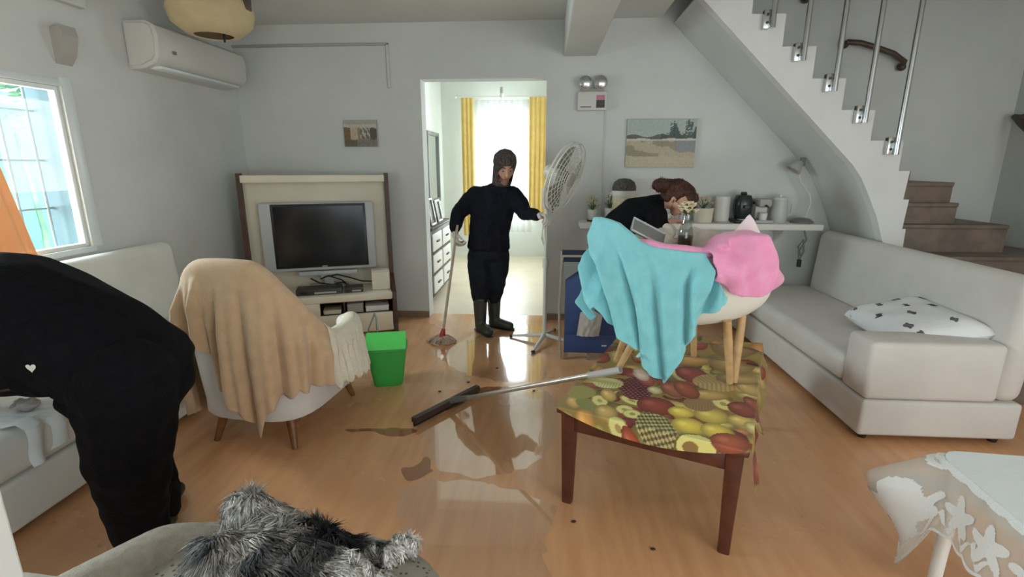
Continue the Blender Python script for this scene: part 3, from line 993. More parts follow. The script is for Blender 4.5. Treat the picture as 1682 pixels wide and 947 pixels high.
# beige throw over back and right side
LOW = [(-128, 0.40), (-100, 0.16), (-70, 0.12), (-52, 0.13), (-46, 0.16), (-42, 0.50), (-30, 0.61), (-14, 0.58), (-10, 0.53), (-7, 0.36), (2, 0.30), (10, 0.22), (15, 0.15), (18, 0.12), (22, 0.22), (30, 0.31), (42, 0.33), (60, 0.33), (72, 0.36)]
def throwf(u, v):
    d = -128 + 200 * u
    th = R(d)
    h = ac_h(th) + 0.006
    if v < 0.16:
        k = 1 - v / 0.16
        x, y = ac_r(th, 1)
        q = 0.745
        return (x * q, y * q, h - 0.14 * k)
    if v < 0.36:
        k = (v - 0.16) / 0.2
        x, y = ac_r(th, 1)
        q = 0.745 + 0.285 * (0.5 - 0.5 * math.cos(PI * k))
        return (x * q, y * q, h + 0.06 * math.sin(PI * k))
    k = (v - 0.36) / 0.64
    zb = lerpl(LOW, d)
    fold = (0.026 * math.sin(d * 0.33 + 0.6 * nz(d * 0.05, 2)) + 0.014 * math.sin(d * 0.71 + 2 * nz(d * 0.03, 5)) + 0.016 * nz(d * 0.11, k * 1.6)) * min(1, k * 2.2) * (0.6 + 0.4 * k)
    x, y = ac_r(th, 1)
    q = 1.03 + 0.02 * min(1, 3 * k) - 0.04 * k + (fold + 0.028 * min(1, k * 2.2)) / 0.38
    z = h + (zb - h) * k + 0.02 * nz(d * 0.2, 7) * k
    return (x * q, y * q, z)
o = finish(MB().sheet(throwf, 220, 60, 0.005), 'throw_blanket', M['throw'], None, True, False, 90)
o.location = AC
o.rotation_euler = (0, 0, R(-6))
tag(o, 'beige knitted throw draped over the back of the white armchair', 'blanket')
def armcloth(u, v):
    d = 68 + 64 * u
    th = R(d)
    h = ac_h(th) + 0.018
    x, y = ac_r(th, 1)
    if v < 0.4:
        k = v / 0.4
        q = 0.735 + 0.31 * (0.5 - 0.5 * math.cos(PI * k))
        return (x * q, y * q, h - 0.06 * (1 - k) ** 3 + 0.055 * math.sin(PI * k))
    k = (v - 0.4) / 0.6
    f = 0.014 * math.sin(d * 0.9) * k + 0.01 * nz(d * 0.2, k * 2)
    q = 1.05 + (f + 0.02 * k) / 0.38
    zb = 0.29 - 0.06 * math.sin(u * PI * 0.5) ** 2 + 0.015 * math.sin(d * 1.4)
    return (x * q, y * q, h + (zb - h) * k)
o = finish(MB().sheet(armcloth, 90, 36, 0.004), 'arm_cover', M['lacec'], None, True, False, 90)
o.location = AC
o.rotation_euler = (0, 0, R(-6))
tag(o, 'cream crochet cover over the right arm of the white armchair', 'cover')

# ------------------------------------------------------------ green bin
t = thing('green_bin', 'green plastic bin with a swing lid beside the armchair', 'bin', (-1.03, 3.03, 0), R(14))
def rr(hx, hy, z, n=32, p=5.0):
    out = []
    for k in range(n):
        a = 2 * PI * k / n
        c, s = math.cos(a), math.sin(a)
        q = (abs(c) ** p + abs(s) ** p) ** (-1 / p)
        out.append((c * q * hx, s * q * hy, z))
    return out
def loft(mb, rings, cap0=True, cap1=True):
    V = [[mb.b.verts.new(p) for p in r] for r in rings]
    n = len(V[0])
    for a, b in zip(V, V[1:]):
        for i in range(n):
            mb.b.faces.new((a[i], a[(i + 1) % n], b[(i + 1) % n], b[i]))
    if cap0:
        mb.b.faces.new(V[0][::-1])
    if cap1:
        mb.b.faces.new(V[-1])
    return mb
finish(loft(MB(), [rr(0.092, 0.075, 0.0), rr(0.095, 0.078, 0.008), rr(0.128, 0.108, 0.245), rr(0.134, 0.114, 0.25), rr(0.134, 0.114, 0.265), rr(0.122, 0.102, 0.265), rr(0.088, 0.07, 0.02)]), 'bucket', M['green'], t)
finish(MB().prism([(-0.112, 0.266), (0.112, 0.266), (0.09, 0.29), (0.045, 0.335), (-0.01, 0.35), (-0.05, 0.335), (-0.1, 0.29)], 'x', -0.125, 0.125), 'swing_lid', M['greenl'], t, True)
mb = MB().tube([(-0.13, 0.05, 0.20), (-0.115, 0.05, 0.36), (-0.07, 0.06, 0.46)], 0.006, 8)
finish(mb, 'handle', M['wire'], t)
finish(MB().tube([(-0.07, 0.06, 0.46), (-0.06, 0.06, 0.43), (-0.06, 0.05, 0.27)], 0.006, 8), 'handle', M['wire'], t)

# ------------------------------------------------------------ coffee table with the fruit cloth
TA = math.atan2(-0.285, 0.65)
TB = (0.052, 1.862, 0)
TWd, TLn, TH = 0.715, 1.10, 0.45
tb = thing('coffee_table', 'dark red wooden coffee table under the fruit print cloth', 'table', TB, TA)
finish(MB().box(0, TWd, 0, TLn, TH - 0.028, TH, 0.008), 'tabletop', M['redwood'], tb)
for nm, a in (('front', (0.045, TWd - 0.045, 0.025, 0.05)), ('back', (0.045, TWd - 0.045, TLn - 0.05, TLn - 0.025)), ('left', (0.025, 0.05, 0.045, TLn - 0.045)), ('right', (TWd - 0.05, TWd - 0.025, 0.045, TLn - 0.045))):
    finish(MB().box(a[0], a[1], a[2], a[3], TH - 0.105, TH - 0.028, 0.003), 'apron', M['redwood'], tb)
for x in (0.045, TWd - 0.045):
    for y in (0.045, TLn - 0.045):
        mb = loft(MB(), [[(x + q[0], y + q[1], q[2]) for q in rr(0.021, 0.021, 0.0, 16, 6)], [(x + q[0], y + q[1], q[2]) for q in rr(0.031, 0.031, TH - 0.028, 16, 6)]])
        finish(mb, 'leg', M['redwood'], tb)
TM = Matrix.Translation(TB) @ Matrix.Rotation(TA, 4, 'Z')
TMI = TM.inverted()

def fruits():
    """flat print of the oilcloth, in table coordinates"""
    random.seed(21)
    L = []
    bg = [(176, 150, 60), (140, 120, 50), (150, 60, 44), (196, 170, 80), (110, 96, 40), (186, 120, 60), (120, 40, 36)]
    for i in range(260):
        L.append((random.uniform(-0.12, 0.85), random.uniform(-0.15, 1.15), random.uniform(0.03, 0.075), random.uniform(0.02, 0.05), random.uniform(0, PI), random.choice(bg), 'f'))
    big = FRUITS
    for f in big:
        L.append(f)
    return L
FRUITS = []
def put(px, py, su, sv, an, col, kind='f'):
    FRUITS.append((px, py, su, sv, R(an), col, kind))
put(0.050, 0.066, 0.031, 0.057, 27, (206, 160, 70), 'f')
put(0.128, -0.060, 0.044, 0.099, 7, (214, 150, 60), 'f')
put(0.112, 0.073, 0.041, 0.067, 57, (130, 130, 56), 'leaf')
put(0.143, 0.127, 0.033, 0.053, 27, (226, 218, 110), 'half')
put(0.159, 0.196, 0.032, 0.061, 27, (212, 168, 84), 'f')
put(0.195, 0.044, 0.045, 0.063, 27, (200, 160, 76), 'f')
put(0.262, -0.032, 0.038, 0.064, 28, (214, 196, 92), 'half')
put(0.204, -0.094, 0.024, 0.065, 27, (196, 190, 70), 'f')
put(0.271, -0.139, 0.027, 0.034, 27, (206, 200, 90), 'f')
put(0.200, -0.137, 0.019, 0.036, 28, (200, 190, 80), 'f')
put(0.256, 0.099, 0.037, 0.039, 27, (230, 222, 130), 'half')
put(0.292, 0.076, 0.037, 0.037, 27, (232, 224, 136), 'half')
put(0.262, 0.189, 0.032, 0.058, 67, (226, 216, 140), 'half')
put(0.319, -0.084, 0.032, 0.080, 28, (178, 72, 44), 'f')
put(0.191, 0.317, 0.033, 0.080, 28, (150, 60, 60), 'grape')
put(0.247, 0.317, 0.071, 0.118, 12, (134, 54, 62), 'grape')
put(0.324, 0.334, 0.031, 0.039, 27, (220, 206, 140), 'f')
put(0.264, 0.430, 0.035, 0.072, 27, (190, 80, 64), 'f')
put(0.360, 0.190, 0.077, 0.080, 27, (150, 56, 40), 'f')
put(0.390, 0.377, 0.049, 0.079, 27, (170, 90, 60), 'f')
put(0.398, 0.008, 0.070, 0.124, 27, (150, 130, 70), 'pine')
put(0.395, -0.139, 0.039, 0.033, 27, (120, 110, 70), 'leaf')
put(0.483, -0.119, 0.035, 0.032, 26, (200, 170, 80), 'f')
put(0.459, 0.181, 0.050, 0.048, 27, (226, 196, 60), 'f')
put(0.502, 0.083, 0.061, 0.065, 32, (228, 196, 56), 'f')
put(0.568, 0.204, 0.064, 0.065, 27, (206, 180, 64), 'f')
put(0.598, 0.091, 0.056, 0.058, 27, (220, 190, 60), 'f')
put(0.543, -0.034, 0.076, 0.067, 15, (226, 212, 100), 'avo')
put(0.650, 0.031, 0.067, 0.063, 27, (176, 76, 44), 'f')
put(0.600, 0.333, 0.041, 0.058, 27, (226, 200, 70), 'half')
put(0.537, 0.394, 0.085, 0.051, 27, (190, 150, 70), 'f')
put(0.675, 0.215, 0.053, 0.047, 27, (208, 176, 76), 'f')
put(0.678, 0.320, 0.060, 0.070, 27, (140, 60, 44), 'f')
put(0.512, 0.281, 0.062, 0.059, 27, (150, 110, 60), 'leaf')
put(0.370, 0.583, 0.036, 0.109, 27, (214, 196, 110), 'f')
put(0.438, 0.585, 0.070, 0.092, 27, (150, 60, 50), 'f')
put(0.444, 0.405, 0.049, 0.093, 27, (160, 70, 44), 'f')
put(0.552, 0.536, 0.101, 0.086, 27, (180, 146, 80), 'leaf')
put(0.684, 0.546, 0.049, 0.084, 27, (196, 160, 80), 'f')
put(0.728, 0.170, 0.037, 0.060, 27, (206, 190, 100), 'f')
put(0.711, 0.386, 0.031, 0.073, 27, (150, 70, 44), 'f')
put(0.123, 0.312, 0.068, 0.054, 27, (206, 200, 120), 'leaf')
put(0.230, 0.476, 0.035, 0.075, 27, (230, 200, 180), 'f')
put(0.045, 0.169, 0.065, 0.062, 57, (150, 140, 60), 'leaf')
put(0.436, 0.758, 0.125, 0.070, 27, (190, 140, 70), 'f')
put(0.596, 0.769, 0.109, 0.085, 27, (180, 140, 70), 'f')
put(0.602, 1.000, 0.131, 0.099, 27, (150, 110, 60), 'f')
put(0.649, 0.632, 0.114, 0.060, 27, (190, 150, 80), 'f')

FR = fruits()
GRID = {}
for _f in FR:
    _r = _f[2] + _f[3]
    for _i in range(math.floor((_f[0] - _r) / 0.05), math.floor((_f[0] + _r) / 0.05) + 1):
        for _j in range(math.floor((_f[1] - _r) / 0.05), math.floor((_f[1] + _r) / 0.05) + 1):
            GRID.setdefault((_i, _j), []).append(_f)
def print_at(x, y):
    c = (150, 120, 52)
    for (cx, cy, su, sv, an, col, kind) in GRID.get((math.floor(x / 0.05), math.floor(y / 0.05)), ()):
        dx, dy = x - cx, y - cy
        if abs(dx) > su + sv or abs(dy) > su + sv:
            continue
        ca, sa = math.cos(an), math.sin(an)
        p, q = (dx * ca + dy * sa) / su, (-dx * sa + dy * ca) / sv
        d = p * p + q * q
        if d > 1:
            continue
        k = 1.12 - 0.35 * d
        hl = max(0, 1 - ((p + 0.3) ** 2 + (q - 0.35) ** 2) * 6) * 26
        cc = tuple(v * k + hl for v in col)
        if kind == 'pine':
            g = math.sin((p + q) * 15) * math.sin((p - q) * 15)
            cc = (196, 178, 110) if g > 0.15 else ((126, 112, 58) if g > -0.35 else (74, 70, 34))
        elif kind == 'grape':
            a, b = p * su / 0.020, q * sv / 0.018
            row = math.floor(b)
            fx, fy = (a + 0.5 * (row % 2)) % 1 - 0.5, b % 1 - 0.5
            r2 = fx * fx + fy * fy
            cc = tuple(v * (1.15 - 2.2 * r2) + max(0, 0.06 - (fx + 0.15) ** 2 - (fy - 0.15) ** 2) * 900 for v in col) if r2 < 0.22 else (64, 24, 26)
        elif kind == 'half':
            cc = (226, 214, 120) if d < 0.78 else (176, 160, 60)
            if d < 0.10:
                cc = (180, 150, 80)
        elif kind == 'avo':
            cc = (228, 214, 110) if d < 0.8 else (96, 104, 40)
            if (p + 0.25) ** 2 * 1.2 + q * q < 0.16:
                cc = (150, 110, 48)
        elif kind == 'leaf':
            cc = tuple(v * (0.85 + 0.25 * abs(math.sin(p * 16 + abs(q) * 5))) for v in col)
        c = cc
    g = 0.3 * c[0] + 0.55 * c[1] + 0.15 * c[2]
    return tuple(10 + 0.82 * v + 0.18 * g for v in c)

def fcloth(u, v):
    x = -0.004 + (TWd + 0.115) * u
    y = -0.075 + (TLn + 0.115) * v
    z = TH + 0.004
    px, py = x, y
    rum = smooth01(0.5, 0.95, y) 
    z += rum * (0.012 + 0.016 * nz(x * 5, y * 9, 2) + 0.014 * math.sin(y * 34 + 3 * nz(x * 3, y * 3)) * smooth01(0.25, 0.6, x))
    fy = -0.068 * math.sin(PI * max(0.0, min(1.0, x / TWd))) ** 0.8
    if x > TWd:
        y = max(y, 0.0)
    if y < 0:
        if y < fy:
            y = fy
        hang = -y
        z = TH + 0.004 - hang
        yy = -0.006
        return (px, yy, z)
    if x > TWd:
        hang = x - TWd
        amp = 0.45 + 0.55 * abs(math.sin(y * 9 + 0.6)) + 0.45 * math.exp(-((y - 0.03) / 0.05) ** 2)
        z -= hang * amp * 1.25
        return (TWd + 0.006 + hang * 0.22 + 0.012 * math.sin(y * 22) * hang / 0.1, y, z)
    return (px, y, z)
NU, NV = 210, 300
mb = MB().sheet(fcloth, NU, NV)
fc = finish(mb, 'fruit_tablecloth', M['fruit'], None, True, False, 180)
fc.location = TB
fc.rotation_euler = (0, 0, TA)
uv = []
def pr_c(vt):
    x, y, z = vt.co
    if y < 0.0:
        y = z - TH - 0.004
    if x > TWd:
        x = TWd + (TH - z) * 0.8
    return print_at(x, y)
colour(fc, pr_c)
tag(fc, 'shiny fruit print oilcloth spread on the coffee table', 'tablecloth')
# ------------------------------------------------------------ shell chair on the table with towel, blanket, bags, vase
SCX, SCY = 0.59, 2.2
def rim_z(p):
    c = math.cos(p)
    return lerpl([(-1, 1.165), (-0.75, 1.13), (-0.35, 1.065), (0.1, 1.04), (0.5, 0.985), (0.8, 0.92), (1.0, 0.885)], c)
sc = thing('shell_chair', 'white moulded shell chair on splayed oak legs standing on the table', 'chair', (SCX, SCY, 0.455))
def shellf(u, v, off=0.0):
    p = 2 * PI * u
    zr = rim_z(p)
    a, b = 0.385 - off, 0.255 - off
    k = math.sin(v * PI / 2) ** 0.75 if v > 0 else 0
    zb = 0.715 + off
    z = zb + (zr - zb) * (1 - math.cos(v * PI / 2)) ** 0.9
    return (SCX + a * k * math.cos(p), SCY + b * k * math.sin(p), z)
def shell_full(u, v):
    if v < 0.5:
        return shellf(u, v * 2)
    return shellf(u, (1 - v) * 2, 0.022)
finish(MB().sheet(shell_full, 72, 44), 'shell', M['shell'], sc, True, True, 80)
for (x, y, fx, fy) in ((0.765, 2.06, 0.828, 2.12), (0.86, 2.15, 0.85, 2.13), (0.46, 2.14, 0.352, 2.24), (0.43, 2.28, 0.36, 2.36), (0.70, 2.33, 0.76, 2.44)):
    finish(MB().tube([(x, y, 0.77), ((x * 2 + fx) / 3, (y * 2 + fy) / 3, 0.67), (fx, fy, 0.462)], [0.017, 0.018, 0.014], 12), 'leg', M['oak'], sc, world=True)

TOWEL = [(0, (0.201, 2.142, 1.175), (0.158, 2.099, 0.83)), (0.08, (0.221, 2.098, 1.179), (0.184, 2.06, 0.755)), (0.16, (0.254, 2.058, 1.174), (0.22, 2.019, 0.832)), (0.22, (0.288, 2.03, 1.163), (0.252, 1.99, 0.768)), (0.4, (0.345, 1.994, 1.119), (0.397, 1.954, 0.654)), (0.44, (0.368, 1.984, 1.097), (0.4, 1.944, 0.613)), (0.58, (0.424, 1.963, 1.077), (0.489, 1.923, 0.531)), (0.68, (0.48, 1.95, 1.072), (0.545, 1.91, 0.649)), (0.78, (0.525, 1.943, 1.067), (0.586, 1.903, 0.758)), (0.84, (0.559, 1.941, 1.063), (0.587, 1.901, 0.821)), (0.92, (0.593, 1.94, 1.061), (0.657, 1.9, 0.855)), (1.0, (0.617, 1.941, 1.059), (0.696, 1.901, 0.901))]
def towelf(u, v):
    t = Vector(lerpl([(a, b) for a, b, c in TOWEL], u))
    b = Vector(lerpl([(a, c) for a, b, c in TOWEL], u))
    out = Vector(((t.x - SCX) / 0.385, (t.y - SCY) / 0.255, 0)).normalized()
    if v < 0.18:
        k = v / 0.18
        a = PI * (1 - k)
        c = t - out * 0.022
        return c + out * (0.022 * math.cos(a)) + Vector((0, 0, 0.022 * math.sin(a) - 0.10 * (1 - k) ** 2))
    k = (v - 0.18) / 0.82
    ph = (u - 0.60) * (0.6 + 0.9 * k)
    f = 0.024 * math.sin(ph * 27 + 0.8 * nz(u * 3, k)) + 0.008 * math.sin(ph * 55 + 1.3) + 0.012 * nz(u * 8, k * 1.5, 3)
    f *= smooth01(0, 0.55, k)
    p = t.lerp(b, k) + out * (f + 0.012 * math.sin(PI * min(1, k * 1.3)))
    return p
o = finish(MB().sheet(towelf, 200, 70, 0.006), 'towel', M['towel'], None, True, False, 90)
tag(o, 'turquoise terry towel hanging from the near side of the shell chair', 'towel')

PINK = [(0, (0.63, 1.941, 1.068), (0.652, 1.921, 0.98)), (0.25, (0.691, 1.948, 1.118), (0.703, 1.928, 0.933)), (0.5, (0.741, 1.959, 1.131), (0.763, 1.939, 0.9)), (0.75, (0.812, 1.984, 1.132), (0.838, 1.964, 0.897)), (0.9, (0.862, 2.009, 1.11), (0.886, 1.989, 0.909)), (1, (0.91, 2.08, 1.04), (0.925, 2.08, 0.905))]
def pinkf(u, v):
    t = Vector(lerpl([(a, b) for a, b, c in PINK], u))
    b = Vector(lerpl([(a, c) for a, b, c in PINK], u))
    out = Vector(((t.x - SCX) / 0.385, (t.y - SCY) / 0.255, 0)).normalized()
    cr = 0.022 * math.sin(u * 7 + v * 7 + 2 * nz(u * 3, v * 3)) * math.sin(PI * v) + 0.020 * nz(u * 3.5, v * 3, 2) + 0.009 * math.sin((u - v * 0.7) * 18)
    if v < 0.4:
        k = v / 0.4
        c = t - out * (0.13 * (1 - k)) - Vector((0, 0, 0.06 * (1 - k) ** 2 - 0.014 * math.sin(PI * k)))
        return c + Vector((0, 0, 0.6 * cr * (1 - k)))
    k = (v - 0.4) / 0.6
    return t.lerp(b, k) + out * (0.035 * math.sin(PI * min(1, 0.15 + k * 0.9)) + cr * 0.8)
mb = MB().sheet(pinkf, 70, 50, 0.016)
roll = [(0.355, 2.02, 1.09), (0.407, 2.0, 1.09), (0.473, 1.98, 1.083), (0.542, 1.975, 1.072), (0.601, 1.975, 1.066), (0.655, 1.985, 1.068), (0.72, 1.99, 1.08)]
mb.chain([(p, (0.02, 0.028, 0.026 + 0.005 * math.sin(i * 2.3))) for i, p in enumerate(roll)])
o = remesh(mb, 'blanket', M['pink'], 0.007, None, 4)
tag(o, 'pink fleece blanket bunched over the front of the shell chair', 'blanket')
def peakf(u, v):
    a = 2 * PI * u
    k = v
    r = (1 - k) ** 0.85
    cx, cz = 0.828 - 0.006 * math.sin(k * 3), 1.085
    return (cx + 0.082 * r * math.cos(a) + 0.008 * k, 2.13 + 0.03 * r * math.sin(a), cz + 0.125 * k + 0.012 * math.cos(a) * math.sin(PI * k))
mb = MB().sheet(peakf, 32, 16)
mb.ell((0.828, 2.13, 1.04), (0.09, 0.04, 0.06), 3)
tag(remesh(mb, 'pillow', M['palepink'], 0.006, None, 3), 'pale pink pillow corner poking up behind the pink blanket', 'pillow')

random.seed(3)
def bag(name, label, m, blobs, amp, fr, vox=0.009):
    mb = MB()
    for c, r in blobs:
        mb.ell(c, r, 4)
    o = remesh(mb, name, m, vox, None, 3)
    displace(o, lambda c: amp * (nz(c.x * fr, c.y * fr, c.z * fr * 1.3) + 0.8 * abs(nz(c.x * fr * 2.1, c.z * fr * 2.1, c.y * fr))))
    return tag(o, label, 'bag')
bag('plastic_bag', 'crumpled thin white plastic bag left of the glass vase', M['bag'], [((0.45, 2.22, 0.98), (0.13, 0.12, 0.10)), ((0.50, 2.24, 1.07), (0.07, 0.06, 0.06)), ((0.55, 2.26, 1.11), (0.03, 0.04, 0.04))], 0.022, 14)
bag('plastic_bag', 'crumpled thin white plastic bag right of the glass vase', M['bag'], [((0.72, 2.22, 0.96), (0.13, 0.10, 0.11)), ((0.70, 2.28, 1.07), (0.085, 0.05, 0.06)), ((0.78, 2.27, 1.08), (0.07, 0.05, 0.035))], 0.022, 14)
t = thing('tray', 'grey rounded plastic tray tilted in the left of the shell chair', 'tray', (0.43, 2.2, 1.1))
mb = MB().box(-0.075, 0.075, -0.04, 0.04, -0.006, 0.006, 0.005)
bmesh.ops.transform(mb.b, matrix=Matrix.Translation((0.425, 2.12, 1.128)) @ Matrix.Rotation(R(27), 4, 'Y') @ Matrix.Rotation(R(35), 4, 'X'), verts=mb.b.verts[:])
finish(mb, 'panel', M['greyframe'], t, world=True)
mb = MB().tube([(-0.075, -0.04, 0.006), (0.075, -0.04, 0.006), (0.075, 0.04, 0.006), (-0.075, 0.04, 0.006), (-0.075, -0.04, 0.006)], 0.005, 6)
bmesh.ops.transform(mb.b, matrix=Matrix.Translation((0.425, 2.12, 1.128)) @ Matrix.Rotation(R(27), 4, 'Y') @ Matrix.Rotation(R(35), 4, 'X'), verts=mb.b.verts[:])
finish(mb, 'rim', M['silver'], t, world=True)

def flowers(t, c, n, r, hz, m, world=True, seed=1):
    random.seed(seed)
    for i in range(n):
        a = i * 2.4
        q = math.sqrt((i + 0.5) / n)
        p = Vector((c[0] + r * q * math.cos(a), c[1] + r * 0.8 * q * math.sin(a), c[2] + hz * (1 - 0.6 * q * q) + random.uniform(-0.01, 0.01)))
        st_ = finish(MB().tube([c, (c[0] * 0.4 + p.x * 0.6, c[1] * 0.4 + p.y * 0.6, c[2] + 0.6 * (p.z - c[2])), tuple(p)], 0.0018, 5), 'flower_stem', M['leaf'], t, world=world)
        mb = MB()
        for k in range(6):
            b = 2 * PI * k / 6
            mtx = Matrix.Rotation(b, 4, 'Z') @ Matrix.Rotation(R(-35), 4, 'Y')
            mb.ell(p + mtx @ Vector((0.010, 0, 0)), (0.011, 0.007, 0.003), 1, mtx)
        mb.ell(p, 0.006, 1)
        finish(mb, 'blossom', m, st_, world=True)
    for i in range(max(3, n // 3)):
        a = i * 2.1 + 0.7
        q = Vector((c[0] + r * 0.9 * math.cos(a), c[1] + r * 0.7 * math.sin(a), c[2] + hz * 0.35))
        mb = MB().sheet(lambda u, v: tuple(Vector(c).lerp(q, u) + Vector((-math.sin(a), math.cos(a), 0)) * (v - 0.5) * 0.03 * math.sin(PI * (0.06 + 0.9 * u)) + Vector((0, 0, 0.02 * math.sin(PI * u)))), 8, 4)
        finish(mb, 'leaf', M['leaf'], t, world=True)

t = thing('glass_vase', 'clear glass vase of dried cream flowers standing in the shell chair', 'vase', (0.603, 2.2, 1.02))
finish(MB().lathe([(0, 0.0), (0.03, 0.0), (0.034, 0.01), (0.033, 0.07), (0.027, 0.10), (0.017, 0.135), (0.016, 0.165), (0.02, 0.18), (0.017, 0.18), (0.0135, 0.165), (0.0145, 0.135), (0.024, 0.10), (0.030, 0.07), (0.03, 0.012), (0, 0.01)], (0.603, 2.2, 1.04), 28), 'glass', M['glassv'], t, True, True, 50)
finish(MB().lathe([(0, 0.012), (0.029, 0.013), (0.029, 0.066), (0, 0.067)], (0.603, 2.2, 1.04), 24), 'water', M['dregs'], t, world=True)
flowers(t, (0.603, 2.2, 1.19), 16, 0.035, 0.05, M['petal'], seed=5)

# ------------------------------------------------------------ wall shelf and what stands on it
t = thing('wall_shelf', 'long white shelf on the back wall behind the shell chair', 'shelf', (1.28, 4.36, 0.88))
finish(MB().box(0.285, 2.26, 4.235, YB, 0.885, 0.935, 0.006), 'board', M['white'], t, world=True)
for x in (0.6, 1.3, 2.0):
    finish(MB().prism([(4.30, 0.885), (YB, 0.885), (YB, 0.76), (4.47, 0.78), (4.33, 0.86)], 'x', x - 0.012, x + 0.012), 'bracket', M['white'], t, False, True)
SZ = 0.936
def lathe_thing(name, label, cat, x, y, parts, group=None):
    t = thing(name, label, cat, (x, y, SZ), 0, group)
    for nm, prof, m in parts:
        finish(MB().lathe(prof, (0, 0, 0), 28), nm, m, t)
    return t
t = lathe_thing('flower_pot', 'small white pot with a dark base and pale flowers at the left shelf end', 'flower pot', 0.395, 4.36, [('pot', [(0, 0.012), (0.036, 0.012), (0.042, 0.10), (0.037, 0.10), (0.032, 0.02), (0, 0.02)], M['white']), ('saucer', [(0, 0), (0.045, 0), (0.047, 0.014), (0, 0.014)], M['darkgrey'])])
flowers(t, (0.395, 4.36, SZ + 0.09), 14, 0.055, 0.12, M['petal'], seed=2)
t = lathe_thing('flower_pot', 'white pot with faint white flowers second from the left on the shelf', 'flower pot', 0.545, 4.40, [('pot', [(0, 0), (0.034, 0), (0.045, 0.11), (0.04, 0.11), (0.03, 0.01), (0, 0.01)], M['white'])])
flowers(t, (0.545, 4.40, SZ + 0.10), 10, 0.05, 0.14, M['white'], seed=3)
t = lathe_thing('flower_pot', 'cream square-shouldered pot of dried flowers behind the vase', 'flower pot', 1.325, 4.36, [('pot', [(0, 0), (0.075, 0), (0.085, 0.12), (0.078, 0.12), (0.068, 0.01), (0, 0.01)], M['creamb'])])
flowers(t, (1.325, 4.36, SZ + 0.11), 18, 0.08, 0.10, M['petal'], seed=4)
t = lathe_thing('paper_towel_roll', 'white kitchen roll on a round base left of the black machine', 'paper roll', 1.475, 4.36, [('roll', [(0, 0.012), (0.062, 0.012), (0.062, 0.215), (0.02, 0.215), (0.02, 0.16), (0, 0.16)], M['acw']), ('base', [(0, 0), (0.075, 0), (0.075, 0.012), (0, 0.012)], M['greycard'])])
t = thing('round_tin', 'round black and white basket on the shelf behind the bent woman', 'basket', (0.66, 4.40, SZ))
finish(MB().lathe([(0, 0), (0.085, 0), (0.095, 0.03), (0.098, 0.215), (0, 0.215)], (0, 0, 0), 28), 'body', M['petal'], t)
finish(MB().lathe([(0.1, 0.21), (0.104, 0.215), (0.104, 0.255), (0.098, 0.26), (0, 0.26)], (0, 0, 0), 28), 'white_band', M['white'], t)
finish(MB().lathe([(0.1, 0.26), (0.1, 0.29), (0.085, 0.33), (0.05, 0.355), (0, 0.362)], (0, 0, 0), 28), 'dark_dome', mat('dark_weave', rgb(72, 68, 62), rgb(104, 98, 90), 0.8, 60), t)

t = thing('coffee_machine', 'black capsule coffee machine on the shelf', 'coffee machine', (1.645, 4.36, SZ))
finish(MB().box(-0.085, 0.085, -0.10, 0.09, 0, 0.028, 0.012), 'base', M['black'], t)
finish(loft(MB(), [rr(0.05, 0.05, 0.025, 28, 3), rr(0.062, 0.06, 0.06, 28, 3), rr(0.07, 0.07, 0.11, 28, 3), rr(0.07, 0.07, 0.19, 28, 3), rr(0.055, 0.056, 0.225, 28, 3), rr(0.02, 0.02, 0.235, 28, 3)]), 'body', mat('black_green_gloss', rgb(34, 44, 42), None, 0.22), t)
finish(MB().lathe([(0.022, 0.234), (0.026, 0.24), (0.02, 0.252), (0, 0.254)], (0, 0, 0), 16), 'lid_knob', M['darkgrey'], t)
finish(MB().box(-0.02, 0.02, -0.105, -0.06, 0.12, 0.15, 0.006), 'spout', M['darkgrey'], t)
finish(MB().box(-0.05, 0.05, -0.098, -0.03, 0.028, 0.034, 0.002), 'drip_tray', M['silver'], t)
t = thing('espresso_machine', 'white and grey espresso maker beside the black coffee machine', 'coffee machine', (1.80, 4.36, SZ))
finish(MB().box(-0.075, 0.075, -0.09, 0.09, 0, 0.025, 0.01), 'base', M['silver'], t)
finish(MB().box(-0.05, 0.055, 0.0, 0.08, 0.025, 0.19, 0.02), 'column', M['acw'], t)
finish(MB().box(-0.05, 0.055, -0.08, 0.08, 0.13, 0.20, 0.02), 'head', M['greycard'], t)
finish(MB().lathe([(0, 0.026), (0.03, 0.026), (0.035, 0.08), (0.03, 0.085), (0, 0.085)], (0, -0.045, 0), 18), 'cup', M['white'], t)
finish(MB().tube([(0, -0.08, 0.145), (0, -0.13, 0.14)], 0.009, 8), 'handle', M['darkgrey'], t)
t = thing('jug', 'translucent white water jug between espresso maker and desk lamp', 'jug', (1.95, 4.37, SZ))
finish(MB().lathe([(0, 0), (0.06, 0), (0.068, 0.05), (0.062, 0.17), (0.055, 0.19), (0.051, 0.19), (0.057, 0.17), (0.06, 0.05), (0, 0.012)], (0, 0, 0), 28), 'body', mat('frosted_plastic', rgb(220, 220, 216), None, 0.3, trans=0.25), t)
finish(MB().lathe([(0.057, 0.19), (0.05, 0.205), (0.015, 0.215), (0.014, 0.23), (0, 0.232)], (0, 0, 0), 28), 'lid', M['acw'], t)
finish(MB().tube([(0.06, 0, 0.16), (0.10, 0, 0.15), (0.10, 0, 0.07), (0.066, 0, 0.05)], 0.007, 8), 'handle', M['acw'], t)
t = thing('desk_lamp', 'thin white desk lamp with a grey base on the right shelf end', 'lamp', (2.14, 4.36, SZ))
finish(MB().lathe([(0, 0), (0.088, 0), (0.09, 0.012), (0.06, 0.034), (0.02, 0.042), (0, 0.042)], (0, 0, 0), 28), 'base', M['greyframe'], t)
finish(MB().tube([(0.02, 0, 0.04), (0.055, 0, 0.16), (0.035, 0, 0.23)], 0.006, 8), 'lower_arm', M['acw'], t)
